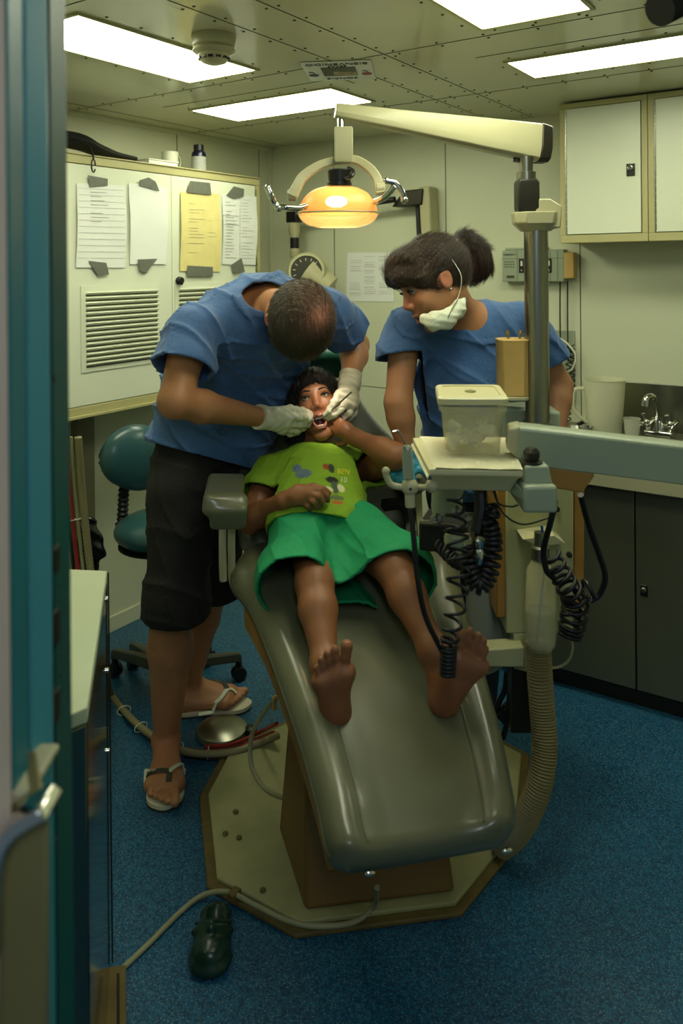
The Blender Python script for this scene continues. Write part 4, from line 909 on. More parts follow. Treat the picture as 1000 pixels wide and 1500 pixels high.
lo = bpy.data.objects.new('halogen_beam', ld); COL.objects.link(lo); src = W(V(LC[0], LC[1], zBot-.01)); tgt = W(Q(468, 612, 2.47))
lo.location = tuple(src); lo.rotation_euler = Vector(tuple(tgt-src)).to_track_quat('-Z', 'Y').to_euler()
# ================================================================ DELIVERY COLUMN
t = thing('delivery_column', 'cream dental unit column with ochre sides below the instrument arm', 'dental unit', W(V(PC[0], PC[1], 0)))
def bq(x0, y0, x1, y1, Y, d, m, name, bev=.004):
    return MB().prism([Q(x0, y0, Y), Q(x1, y0, Y), Q(x1, y1, Y), Q(x0, y1, Y)], V(-.0, d, 0)).build(name, m, t, bevel=bev)
m_colp = mat('column_cream_paint', (172, 172, 128), .4, var=.06, vscale=10)
bq(741, 700, 840, 928, 2.2, .12, m_colp, 'front_panel')
bq(727, 700, 741, 905, 2.21, .14, m_tan, 'side_panel'); bq(840, 700, 856, 905, 2.21, .14, m_tan, 'side_panel')
bq(735, 560, 822, 620, 2.36, .08, m_greenplastic, 'head_housing', .008) if 0 else None
MB().prism([Q(x, y, 2.345) for x, y in ((736, 595), (822, 603), (822, 660), (736, 660))], V(0, .14, 0)).build('head_housing', m_greenplastic, t, bevel=.01)
bq(745, 655, 812, 705, 2.24, .2, m_dark, 'neck')
MB().prism([Q(x, y, 2.12) for x, y in ((765, 790), (812, 784), (828, 796), (790, 802))], V(0, .09, -.0)).build('bottle_bracket', m_plastic, t, bevel=.002)
for q in ((790, 822), (833, 812), (815, 745)): MB().lathe(Q(*q, 2.2), V(0, -1, 0), [(.008, 0), (.007, .01), (0, .01)], 14).build('screw', m_dark, t)
MB().prism([Q(x, y, 2.16) for x, y in ((680, 954), (768, 948), (768, 978), (680, 977))], V(0, .06, 0)).build('link_bar', m_colp, t, bevel=.004)
MB().prism([Q(x, y, 2.2) for x, y in ((752, 928), (772, 928), (772, 985), (752, 980))], V(0, .06, 0)).build('lower_bracket', m_colp, t, bevel=.003)
MB().prism([Q(x, y, 2.22) for x, y in ((752, 925), (800, 925), (806, 1075), (748, 1075))], V(0, .07, 0)).build('stem', m_dark, t, bevel=.004)
# bottle
c = Q(792, 955, 2.1); t2 = thing('water_bottle', 'hanging clear water bottle with a blue tube on the unit column', 'bottle', W(c))
zb2, zw, ztb = c[2], Q(792, 893, 2.1)[2], Q(792, 818, 2.1)[2]; Bc = V(c[0], c[1], 0)
MB().lathe(Bc, ZZ, [(.006, zb2+.0), (.026, zb2+.006), (.038, zb2+.022), (.041, zb2+.045), (.041, zw), (.036, ztb-.03), (.02, ztb), (.019, ztb+.02), (.0175, ztb+.02), (.018, ztb), (.034, ztb-.03), (.039, zw), (.039, zb2+.045), (.036, zb2+.024), (.02, zb2+.008), (.004, zb2+.004)], 32, cap=False).build('bottle_wall', m_frost, t2)
MB().lathe(Bc, ZZ, [(.0, zb2+.006), (.02, zb2+.010), (.035, zb2+.025), (.038, zb2+.045), (.038, zw), (.0, zw)], 28, cap=False).build('water', mat('water', (150, 158, 130), .05, alpha=.45), t2)
MB().lathe(Bc, ZZ, [(.024, ztb+.0), (.024, ztb+.03), (.015, ztb+.034), (.015, ztb+.07)], 24).build('cap', m_steel, t2)
MB().tube(cr([Q(793, 770, 2.1), Q(798, 820, 2.1), Q(792, 880, 2.1), Q(786, 940, 2.1)], 6), .0035, 8).build('dip_tube', mat('blue_tube', (28, 70, 140), .3), t2)
# corrugated hose
pth = cr([Q(788, 940, 2.14), Q(790, 985, 2.13), Q(794, 1040, 2.12), Q(797, 1090, 2.1), Q(792, 1140, 2.08), Q(776, 1185, 2.08), Q(757, 1218, 2.1), Q(735, 1238, 2.14)], 22)
tag(MB().tube(pth, [.030 if i % 2 else .0345 for i in range(len(pth))], 22).build('ribbed_hose', m_hose, angle=80), 'fat beige ribbed hose curving down from the unit column behind the chair', 'hose')
tubeobj('clear_tube', [Q(835, 930, 2.2), Q(838, 950, 2.2), Q(832, 968, 2.2), Q(818, 977, 2.2), Q(805, 978, 2.2)], .004, m_cable, 'thin grey tube looping under the unit column beside the ribbed hose', 'tube')
for k, (a, b_) in enumerate((((742, 985), (728, 1035)), ((765, 990), (748, 1042)))):
    tubeobj('black_cable', [Q(*a, 2.3), Q((a[0]+b_[0])/2+4, (a[1]+b_[1])/2, 2.3), Q(*b_, 2.3), Q(b_[0]-12, b_[1]+40, 2.3)], .008, m_rubber, ('black cable behind the leg rest, left one of two', 'black cable behind the leg rest, right one of two')[k])
b_ = MB().obox(Q(740, 1045, 2.29), (nz(V(.7, 0, -.7)), V(0, 1, 0), nz(V(.7, 0, .7))), (.018, .014, .024)); tag(b_.build('plug', m_black, bevel=.003), 'black plug joining the cables behind the leg rest', 'plug')
# frosted bag/basin behind
f = SF(); c = Q(706, 905, 2.35); f.rc(c+V(0, 0, .16), c+V(.01, 0, -.09), .04, .075, .02, (V(0, 1, 0), .5)); f.dn = lambda P: .004*wav(P, 40, 1., (1, .3, .3))
tag(f.build('plastic_bag', mat('milky_plastic_bag', (170, 174, 158), .3, alpha=.6), h=.004), 'milky plastic waste bag hanging beside the unit column', 'bag')
# amber container with two brass knobs
c = Q(752, 578, 2.32); t = thing('amber_canister', 'yellowed canister with two brass knobs on top beside the steel post', 'canister', W(c))
w_ = .046; zt2 = Q(752, 496, 2.32)[2]
MB().loft([[V(c[0]+a*w_*k, c[1]+b*w_*k, z) for a, b in ((-1, -.5), (-.8, -.9), (.5, -1), (1, -.6), (1, 1), (-.6, 1), (-1, .6))] for z, k in ((c[2], 1), (zt2-.01, 1), (zt2, 1.06))]).build('canister_body', m_amber, t, bevel=.003)
MB().loft([[V(c[0]+a*w_*1.03, c[1]+b*w_*1.03, z) for a, b in ((-1, -.5), (-.8, -.9), (.5, -1), (1, -.6), (1, 1), (-.6, 1), (-1, .6))] for z in (c[2]-.012, c[2])]).build('foot', m_plastic, t, bevel=.003)
for x in (744, 761):
    q = Q(x, 494, 2.32); MB().lathe(q, nz(V((x-752)*.02, 0, 1)), [(.004, -.004), (.004, .010), (.0075, .012), (.0065, .020), (0, .020)], 14).build('knob', mat('brass', (170, 150, 90), .3, .9) if x == 744 else MATS['brass'], t)
# ================================================================ INSTRUMENT ARM + TRAY
t = thing('support_boom', 'thick pale green swing arm reaching in from the right to the tray', 'swing arm', W(Q(960, 690, 1.7)))
A0, A1 = Q(747, 648, 1.74), Q(1075, 688, 1.66); da = nz(A1-A0); ua = nz(ZZ-da*np.dot(ZZ, da)); wa = np.cross(da, ua); L_ = np.linalg.norm(A1-A0)
def sec2(c, top, bot, w_): return [c+ua*top+wa*w_*.8, c+ua*(top-.004)+wa*w_, c-ua*bot+wa*w_, c-ua*bot-wa*w_, c+ua*(top-.004)-wa*w_, c+ua*top-wa*w_*.8]
MB().loft([sec2(A0+da*L_*x, tp, bt, .032) for x, tp, bt in ((0, .040, .012), (.06, .042, .034), (.2, .042, .038), (1, .042, .038))]).build('beam', m_greenplastic, t, bevel=.003)
MB().loft([sec2(A0+da*L_*x, tp, bt, .033) for x, tp, bt in ((-.02, .036, .006), (.035, .044, .026))]).build('end_cap', m_counter, t, bevel=.003)
MB().loft([[A0+da*L_*x+wa*yy-ua*zz for yy, zz in ((-.03, .037), (.03, .037), (.03, z2), (-.03, z2))] for x, z2 in ((.12, .078), (.34, .082), (.385, .045))]).build('under_cover', m_amber if 0 else m_tan, t, bevel=.003)
b_ = MB(); b_.loft([[Q(782, 712, 1.66)+V(a*.05*k, b*.05, z) for a, b in ((-1, -1), (1, -1), (1, 1), (-1, 1))] for z, k in ((-.052, 1), (.0, 1), (.035, .55), (.052, .5))]); 
KC = Q(783, 722, 1.66)
b_ = MB().box(KC+V(-.035, -.05, -.028), KC+V(.035, .08, .028)); b_.build('knuckle', m_greenplastic, t, bevel=.008, bseg=3)
b_ = MB().loft([[KC+V(a*w_, b*w_, z) for a, b in ((-1, -1), (1, -1), (1, 1), (-1, 1))] for w_, z in ((.03, .026), (.026, .05), (.024, .062))]); b_.build('pivot_cover', m_greenplastic, t, bevel=.004)
MB().lathe(KC+V(-.006, 0, .06), ZZ, [(.022, 0), (.022, .006), (.014, .008), (.017, .016), (.017, .026), (.01, .034), (0, .035)], 24).build('pivot_knob', m_dark, t)
# tray
tz = Q(700, 676, 1.70)[2]
t = thing('instrument_tray', 'cream instrument tray unit held over the patient\'s legs', 'tray', W(Q(700, 700, 1.78)))
TL, TR, FRr, FLl = Qz(604, 641, tz), Qz(744, 643, tz), Qz(766, 690, tz), Qz(628, 687, tz)
FLb, FRb = Q(648, 717, FLl[1]), Q(741, 719, FRr[1])
hb = tz-Q(700, 717, 1.66)[2]
TRr = [TL, TR, FRr, FLl]
b_ = MB(); cT_ = sum(TRr)/4
b_.loft([[cT_+(p-cT_)*V(k, k, 1)-V(0, 0, z) for p in TRr] for k, z in ((1, 0), (1.0, .012), (.92, .02), (.8, hb), (.78, hb+.002))]); b_.build('tray_housing', m_tray, t, bevel=.004)
MB().prism([Q(735, 690, 1.70), Q(765, 716, 1.62), Q(765, 735, 1.62), Q(735, 714, 1.70)], V(.0, .05, 0)).build('tray_link', m_greenplastic, t, bevel=.004)
# draped paper towel
b_ = MB(); gx, gy = 12, 8; vs = []; 
for s3 in (0, .0012):
    for i in range(gx+1):
        for j in range(gy+1):
            u, v = i/gx*1.0, j/gy; p = (TL*(1-u)+TR*u)*(1-v)+(FLl*(1-u)+FRr*u)*v; p = p+V(0, 0, .0018+s3+.0008*math.sin(i*1.3)); 
            if i == 0: p = p+V(-.004, 0, -.02)
            vs.append(p)
K_ = (gx+1)*(gy+1); fs = []
for i in range(gx):
    for j in range(gy): a = i*(gy+1)+j; q_ = (a, a+gy+1, a+gy+2, a+1); fs += [q_[::-1], tuple(x+K_ for x in q_)]
b_.add(vs, fs); tag(b_.build('paper_towel', mat('embossed_paper_towel', (224, 218, 180), .8, bump=.6, bscale=260)), 'embossed white paper towel spread over the instrument tray', 'paper towel')
# plastic box
t = thing('plastic_tub', 'lidded yellowish plastic tub with cotton rolls standing on the tray', 'tub', W(Qz(690, 660, tz)))
bz = tz+.0045; B0, B1 = Qz(653, 667, bz), Qz(733, 668, bz); ex = nz(B1-B0); ey = nz(np.cross(ZZ, ex)); w_ = np.linalg.norm(B1-B0); dp = .15; ht = .112
def rrect(c, hx, hy, r, z, n=5):
    out = []
    for sx, sy, a0 in ((1, 1, 0), (-1, 1, 90), (-1, -1, 180), (1, -1, 270)):
        for k in range(n+1):
            a = math.radians(a0+90*k/n); out.append(c+ex*(sx*(hx-r)+r*math.cos(a))+ey*(sy*(hy-r)+r*math.sin(a))+V(0, 0, z))
    return out
bc = B0+ex*w_/2+ey*dp/2
MB().loft([rrect(bc, w_/2*k, dp/2*k, .015, z) for k, z in ((.96, 0), (1, .004), (1.12, ht-.014), (1.24, ht-.014), (1.24, ht-.004), (1.20, ht-.004), (1.09, ht-.016), (.97, .006), (.9, .004))], cap=False).build('tub_wall', m_frost, t, angle=40)
MB().loft([rrect(bc, w_/2*k, dp/2*k, .018, z) for k, z in ((1.2, ht+.002), (1.3, ht+.002), (1.3, ht+.014), (1.24, ht+.018), (1.05, ht+.018), (1.04, ht+.015))]).build('lid', m_tray, t, angle=40)
MB().lathe(bc+V(0, 0, ht+.0155), ZZ, [(.012, 0), (.013, .003), (.009, .003), (.008, .0)], 20).build('lid_button', m_cream, t)
rn = random.Random(5); m_cot = mat('cotton', (214, 216, 206), .9, bump=.3, bscale=100)
for k in range(24):
    a = rn.random()*math.pi; p = bc+ex*rn.uniform(-.42, .42)*w_+ey*rn.uniform(-.4, .4)*dp+V(0, 0, .010+rn.random()*.045); d = V(math.cos(a), math.sin(a), rn.uniform(-.3, .3))
    lim = lambda q: bc+ex*np.clip(np.dot(q-bc, ex), -w_*.42, w_*.42)+ey*np.clip(np.dot(q-bc, ey), -dp*.42, dp*.42)+V(0, 0, max(.009, q[2]-bc[2]))
    tag(MB().tube([lim(p-d*.02), lim(p+d*.02)], .006, 10).build('cotton_roll', m_cot), 'white cotton roll inside the plastic tub on the tray', 'cotton roll', 'cotton rolls in the plastic tub')
# syringe + holder
HB = Q(600, 713, 1.62); t = thing('instrument_holder', 'cream ball-jointed instrument holder bar at the left of the tray', 'holder', W(HB))
b_ = MB().sph(HB, .0178, 20); b_.build('ball', m_plastic, t); MB().lathe(HB+V(0, -.0165, 0), V(0, -1, 0), [(.003, 0), (.003, .0015), (0, .0015)], 12).build('screw', m_black, t)
MB().tube(cr([HB, Q(583, 713, 1.62), Q(572, 709, 1.62), Q(566, 698, 1.62), Q(565, 692, 1.62)], 5), .0065, 12).sph(Q(565, 690, 1.62), .0085, 12).build('hook_bar', m_plastic, t)
MB().tube([HB, Q(618, 714, 1.64), Q(632, 713, 1.66)], .0065, 12).sph(Q(632, 712, 1.66), .014, 14).build('tray_bar', m_plastic, t)
MB().cyl(Q(600, 722, 1.62), Q(601, 742, 1.62), .0105).build('socket', m_plastic, t)
t = thing('air_water_syringe', 'grey air water syringe with a bent chrome tip standing in the holder', 'syringe', W(Q(597, 700, 1.62)))
MB().lathe(Q(598, 700, 1.62), nz(Q(596, 655, 1.62)-Q(598, 700, 1.62)), [(.0105, 0), (.011, .03), (.0115, .05), (.009, .062), (.006, .066)], 18).build('handle', m_greenplastic, t)
MB().tube(cr([Q(597, 656, 1.62), Q(590, 643, 1.62), Q(584, 633, 1.62), Q(581, 631, 1.62), Q(575, 632, 1.62)], 4), .0018, 8).build('tip', m_chrome, t)
MB().cyl(Q(592, 655, 1.61), Q(595, 660, 1.61), .003).cyl(Q(601, 656, 1.61), Q(600, 661, 1.61), .003).build('buttons', m_chrome, t)
tubeobj('black_tube', [Q(601, 742, 1.62), Q(606, 790, 1.61), Q(612, 850, 1.6), Q(622, 900, 1.6), Q(640, 940, 1.6), Q(652, 962, 1.6)], .0058, m_rubber, 'straight black tube hanging from the syringe down to the child\'s foot', 'tube')
# coiled hoses
def coil(p, r, turns, rt, label, nn=14, grp='black coiled hoses of the dental unit', name='coiled_hose'):
    P0 = cr(p, 24); n = int(turns*nn); out = []
    u = None
    for i in range(n+1):
        s_ = i/n*(len(P0)-1); k = min(int(s_), len(P0)-2); c = P0[k]+(P0[k+1]-P0[k])*(s_-k); tt = nz(P0[k+1]-P0[k])
        if u is None: u = nz(np.cross(tt, V(0, 1, 0)))
        u = nz(u-tt*np.dot(u, tt)); w_ = np.cross(tt, u); a = 2*math.pi*i/nn; rr = r if np.isscalar(r) else np.interp(i/n, np.linspace(0, 1, len(r)), r)
        out.append(c+(u*math.cos(a)+w_*math.sin(a))*rr)
    return tag(MB().tube(out, rt, 8).build(name, m_rubber, angle=80), label, 'hose', grp)
coil([Q(668, 722, 1.64), Q(667, 770, 1.64), Q(672, 820, 1.62), Q(668, 880, 1.6), Q(660, 930, 1.59), Q(655, 950, 1.59)], [.016, .022, .024, .02, .017, .016], 11, .0033, 'loosely stretched black coiled hose hanging down to the child\'s raised toes')
coil([Q(657, 950, 1.59), Q(655, 990, 1.59)], .013, 7, .0045, 'tight black coil bunched in front of the child\'s ankle')
coil([Q(686, 800, 1.66), Q(690, 836, 1.64), Q(702, 856, 1.63), Q(716, 836, 1.64), Q(722, 795, 1.66), Q(718, 765, 1.66)], [.012, .016, .017, .017, .016, .012], 19, .0056, 'thick black coiled hose bent into a tight U under the tray', 16)
coil([Q(712, 766, 1.68), Q(722, 752, 1.68), Q(718, 742, 1.68)], .012, 3, .005, 'short black coil just above the U-shaped hose')
tubeobj('black_hose', [Q(703, 715, 1.7), Q(704, 745, 1.69), Q(698, 780, 1.68)], .014, m_rubber, 'thick black hose dropping from the underside of the tray', 'hose')
coil([Q(645, 800, 1.85), Q(668, 822, 1.75), Q(690, 826, 1.7)], .013, 9, .004, 'dark coil lying across behind the stretched hose under the tray')
coil([Q(808, 812, 1.95), Q(826, 850, 1.95), Q(842, 880, 1.96), Q(838, 915, 1.97), Q(832, 935, 1.97)], [.018, .026, .03, .03, .022], 11, .0052, 'bulky tangle of black coiled hose hanging right of the water bottle')
coil([Q(866, 862, 1.96), Q(850, 868, 1.96), Q(836, 885, 1.96), Q(836, 905, 1.96)], .022, 4, .005, 'loose black coil at the right of the hose tangle')
tubeobj('black_hose', [Q(812, 735, 1.8), Q(806, 765, 1.88), Q(796, 805, 1.93), Q(800, 835, 1.94), Q(812, 848, 1.95)], .0075, m_rubber, 'black hose from the arm curving left of the coils to the tangle', 'hose')
tubeobj('black_hose', [Q(850, 725, 1.85), Q(862, 770, 1.9), Q(878, 815, 1.94), Q(886, 845, 1.95), Q(878, 870, 1.96), Q(864, 880, 1.96)], .0075, m_rubber, 'black hose from the arm curving right around the coil tangle', 'hose')
for k, pts in enumerate(([Q(724, 718, 1.7), Q(735, 750, 1.75), Q(765, 768, 1.85), Q(805, 758, 1.9)], [Q(722, 718, 1.7), Q(730, 737, 1.72), Q(748, 742, 1.78), Q(758, 740, 1.8)])):
    tubeobj('thin_cable', pts, .0022, m_rubber, ('thin black wire sagging under the arm knuckle to the column', 'short thin black wire sagging beside the tray underside')[k])
# instrument block behind coils + cylinder under tray
t = thing('handpiece_block', 'grey handpiece block with holders behind the coiled hoses', 'handpiece block', W(Q(665, 830, 1.95)))
MB().lathe(Q(654, 742, 1.9), nz(V(.05, 0, 1)), [(.02, -.02), (.034, -.014), (.037, .0), (.037, .055), (.03, .06)], 28).build('motor_housing', m_greenplastic, t)
MB().obox(Q(655, 778, 1.98), (nz(V(.95, -.3, 0)), nz(V(.3, .95, 0)), ZZ), (.06, .06, .035)).build('block_body', m_dark, t, bevel=.006)
MB().box(Q(652, 812, 1.84), Q(688, 782, 1.87)).build('holder_plate', m_greenplastic, t, bevel=.003)
for x in (656, 684): MB().cyl(Q(x, 782, 1.82), Q(x, 810, 1.82), .007).build('holder_tube', m_plastic, t)
for q in ((640, 760), (668, 748), (690, 760)): MB().lathe(Q(*q, 1.88), nz(V(-.3, -.9, .3)), [(.013, 0), (.013, .015), (.006, .018), (.006, .04)], 16).build('fitting', m_steel, t)
MB().cyl(Q(638, 765, 1.86), Q(618, 762, 1.84), .003).build('lever', m_chrome, t)
t = thing('handpiece', 'small chrome handpiece caught in the coils under the tray', 'handpiece', W(Q(702, 830, 1.6)))
MB().lathe(Q(702, 828, 1.62), nz(V(.0, -.1, 1)), [(.004, 0), (.007, .006), (.008, .03), (.0055, .034), (.008, .04), (.01, .055), (.004, .062)], 16).build('barrel', m_chrome, t)
MB().sph(Q(700, 793, 1.61), .006, 10).build('coupling', m_chrome, t)
tag(MB().sph(Q(632, 798, 2.05), (.025, .02, .012), 12).build('blue_cap', mat('blue_plastic', (30, 50, 130), .4)), 'small blue cap behind the chair seat edge', 'cap')
# ================================================================ PEOPLE
m_scrub = mat('blue_scrub_cotton', (54, 92, 142), .8, bump=.55, bscale=26, var=.08, vscale=10, sheen=.2)
m_scrub2 = mat('blue_scrub_seam', (40, 70, 115), .8)
m_shorts = mat('black_shorts_cotton', (26, 25, 22), .85, bump=.3, bscale=180, var=.15, vscale=14)
m_navyt = mat('dark_navy_trousers', (26, 34, 50), .85)
m_glove = mat('latex_glove', (214, 210, 184), .42, bump=.12, bscale=45, var=.03, sss=.03)
m_bglove = mat('blue_nitrile_glove', (60, 150, 178), .4, bump=.1, bscale=60)
m_green = mat('green_shorts_cloth', (16, 136, 84), .75, bump=.5, bscale=30, var=.08, vscale=12)
m_lime = mat('lime_tshirt', (128, 164, 38), .85, bump=.4, bscale=36, attr=True, var=.05, vscale=14)
m_hair = mat('hair', (46, 36, 26), .42, attr=True, bump=.7, bscale=260, var=.4, vscale=160, stretch=(1, 1, .18))
m_eyew = mat('eye_white', (140, 132, 114), .3); m_iris = mat('iris', (28, 18, 12), .1)
m_lip = mat('lips', (150, 92, 74), .4); m_mouth = mat('inner_mouth', (110, 34, 30), .3); m_teeth = mat('teeth', (225, 215, 190), .2)
m_mask = mat('white_surgical_mask', (214, 220, 196), .8, bump=.2, bscale=90)
m_sole = mat('cream_flip_flop_sole', (205, 198, 168), .6); m_strap = mat('dark_olive_strap', (62, 62, 48), .6); m_strapw = mat('white_strap', (205, 208, 182), .6); m_blacksole = mat('dark_sole', (60, 56, 46), .7)
def lc(c): return np.array(lin(c)[:3])
def fr(u0, n0):
    n = nz(n0); u = nz(np.asarray(u0, float)-n*np.dot(u0, n)); return np.cross(u, n), u, n
def head(f, o, A, s=1., mo=0., wide=1.):
    r, u, n = A; p = lambda a, b, c: o+(r*a+u*b+n*c)*s
    f.el(p(0, .022, -.012), (.069*s*wide, .082*s, .090*s), (r, u, n), .03)
    f.el(p(0, -.035, .028), (.054*s*wide, .062*s, .052*s), (r, u, n), .03)
    f.rc(p(-.045, -.05, -.005), p(-.012, -.100-mo, .055), .018*s, .014*s, .03); f.rc(p(.045, -.05, -.005), p(.012, -.100-mo, .055), .018*s, .014*s, .03)
    f.el(p(0, -.104-mo, .060), (.019*s, .014*s, .014*s), (r, u, n), .02)
    f.rc(p(-.03, .018, .070), p(.03, .018, .070), .011*s, .011*s, .02)
    for q in (-1, 1):
        f.el(p(.031*q, -.001, .089), (.014*s, .0068*s, .014*s), (r, u, n), .009, '-')
        f.el(p(.034*q, -.032, .060), (.020*s, .018*s, .018*s), (r, u, n), .03)
    f.rc(p(0, .005, .078), p(0, -.030, .096), .0075*s, .010*s, .014)
    for q in (-1, 1): f.el(p(.011*q, -.037, .088), (.009*s, .0075*s, .009*s), (r, u, n), .007)
    f.el(p(0, -.062, .070), (.026*s, .016*s, .018*s), (r, u, n), .02)
    for q in (-1, 1):
        e = p(.070*wide*q, -.008, -.008); f.el(e, (.009*s, .028*s, .017*s), (r, nz(u-n*.25), nz(n+u*.25)), .006); f.el(e+r*q*.009*s+n*.003*s, (.006*s, .018*s, .010*s), (r, u, n), .005, '-')
    return p
def lips(p, mo, par, r_=1.):
    b_ = MB(); top = cr([p(-.024, -.068-mo*.3, .076), p(-.012, -.061, .087), p(0, -.063, .090), p(.012, -.061, .087), p(.024, -.068-mo*.3, .076)], 5)
    bot = cr([p(-.024, -.068-mo*.3, .076), p(-.012, -.078-mo, .083), p(0, -.081-mo, .085), p(.012, -.078-mo, .083), p(.024, -.068-mo*.3, .076)], 5)
    n = len(top); rt = [.002+.0028*r_*math.sin(math.pi*i/(n-1)) for i in range(n)]
    b_.tube(top, rt, 8); b_.tube(bot, [x*1.2 for x in rt], 8); b_.build('lips', m_lip, par)
def eyes(p, par, look=(0, .3), s=1., side=(-1, 1)):
    for q in side:
        c = p(.031*q, -.001, .0722); e = MB().sph(c, .0114*s, 20, ax=(V(1, 0, 0), V(0, 1, 0), V(0, 0, 1))).build('eye', m_eyew, par)
        d = nz((p(look[0], look[1], 1)-p(0, 0, 0))); MB().sph(c+d*.0048*s, .0074*s, 14).build('iris', m_iris, e)
        L_ = MB().tube(cr([p(.031*q-.014, .0, .0785), p(.031*q-.006, .0052, .0845), p(.031*q+.006, .0052, .084), p(.031*q+.014, .0, .0765)], 4), .0022*s, 8); L_.build('eyelid', MATS['brow'], par)
mat('brow', (40, 28, 20), .7)
def brows(p, par, s=1., side=(-1, 1)):
    for q in side:
        MB().tube(cr([p(.013*q, .0195, .0850), p(.028*q, .0225, .0835), p(.045*q, .018, .073)], 5), [.0022*s, .0028*s, .0012*s], 8).build('eyebrow', MATS['brow'], par)
def foot(f, ankle, heel, bm, bl, tdir, L, up, s=1.):
    """heel, ball medial, ball lateral (centres), toe direction, foot length"""
    mid = (bm+bl)/2
    f.rc(ankle, heel, .033*s, .030*s, .02); f.rc(heel, bm, .028*s, .020*s, .02); f.rc(heel, bl, .026*s, .017*s, .02); f.rc(heel, mid, .027*s, .019*s, .02)
    f.rc(ankle, mid+up*.004, .030*s, .017*s, .03); f.rc(bm, bl, .019*s, .016*s, .015); f.rc(ankle, bm, .026*s, .017*s, .03)
    for w_, ln, ra in ((0, .20, .0145), (.30, .185, .0098), (.53, .16, .0092), (.76, .13, .0088), (1.0, .10, .0088)):
        b = bm+(bl-bm)*w_; t1 = b+tdir*ln*L*.55+up*.003; t2 = b+tdir*ln*L; f.rc(b, t1, ra*.9, ra*.82, .003); f.rc(t1, t2, ra*.82, ra*.98, .003)
def fingers(f, base, chains, radii, k=.006, kp=.02):
    for c, r in zip(chains, radii):
        f.rc(base, c[0], .019, r*1.25, kp); f.ch(c, [r*1.05, r, r*.9, r*.82][:len(c)], k)
# ---------------------------------------------------------------- MAN
man = thing('person', 'person in blue scrub top and black shorts bending over to treat the child', 'person', W(Qz(262, 1110, 0)))
pel = Q(290, 700, 2.60); neck0 = Q(388, 430, 2.42)
shR, shL = Q(282, 484, 2.29), Q(486, 460, 2.54); sx = nz(shL-shR)
elR, wrR = Q(256, 588, 2.17), Q(380, 611, 2.42); elL, wrL = Q(521, 505, 2.70), Q(513, 553, 2.52)
HO = Q(436, 471, 2.27); HA = fr(V(.36, -.84, -.36), V(-.06, .36, -.93)); hr, hu, hn = HA
f = SF()
f.ch([pel, Q(300, 630, 2.60), Q(330, 540, 2.58), Q(372, 470, 2.50)], [.10, .085, .095, .08], .04, (sx, 1.35)); f.rc(Q(352, 448, 2.52), Q(415, 440, 2.52), .070, .066, .04)
f.rc(shR+V(.02, .03, -.01), shL+V(0, .02, 0), .046, .046, .03); f.rc(Q(388, 450, 2.50), HO-hu*.03-hn*.03, .055, .058, .03)
f.ch([shR, elR], [.056, .045], .03); f.ch([elR, elR+(wrR-elR)*.3, wrR], [.044, .046, .029], .02)
f.ch([shL, elL], [.056, .043], .03); f.ch([elL, elL+(wrL-elL)*.35, wrL], [.042, .044, .030], .02)
hp = head(f, HO, HA, 1.18)
# legs (near, far)
kn, an, hN = Q(250, 880, 2.44), Q(243, 1084, 2.555), Qz(243, 1122, .035)
f.ch([Q(268, 720, 2.5), kn], [.095, .062], .03); f.ch([kn, kn+(an-kn)*.35+V(.0, .02, 0), an], [.062, .069, .038], .02)
kf, af = Q(313, 850, 2.74), Q(277, 1004, 2.90)
f.ch([Q(318, 720, 2.6), kf], [.095, .060], .03); f.ch([kf, kf+(af-kf)*.35+V(-.01, .01, 0), af], [.056, .060, .035], .02)
tN = nz((Qz(241, 1190, 0)-Qz(243, 1122, 0))*V(1, 1, 0)); sN = V(tN[1], -tN[0], 0)   # sN : image left side? 
sN = sN if sN[0] > 0 else -sN; hl = Qz(243, 1120, 0)+V(0, 0, .043)
foot(f, an, hl, hl+tN*.165+sN*.032+V(0, 0, -.004), hl+tN*.150-sN*.042+V(0, 0, -.008), nz(tN+V(-.02, 0, -.05)), .40, ZZ, 1.12)
tF = nz((Qz(362, 1036, 0)-Qz(262, 1046, 0))*V(1, 1, 0)); sF_ = V(-tF[1], tF[0], 0); hf = Qz(266, 1046, 0)+V(0, 0, .043)
foot(f, af, hf, hf+tF*.175+sF_*.035, hf+tF*.155-sF_*.035+V(0, 0, -.004), tF, .26, ZZ, 1.0)
skinm, skinb, skinw = lc((170, 118, 80)), lc((138, 90, 56)), lc((170, 120, 84))
def flush(base, spots):
    def fn(v):
        c = np.tile(base, (len(v), 1))
        for p, r, col, k in spots:
            w_ = np.exp(-((v-p)**2).sum(1)/(r*r))[:, None]*k; c = c*(1-w_)+col*w_
        return c
    return fn
mb_ = f.build('body', m_skin, man, h=.0048, colf=flush(skinm, [(hp(-.07, -.01, 0), .03, lc((196, 110, 90)), .6), (an+V(0, 0, -.04), .12, lc((176, 100, 76)), .5)]))
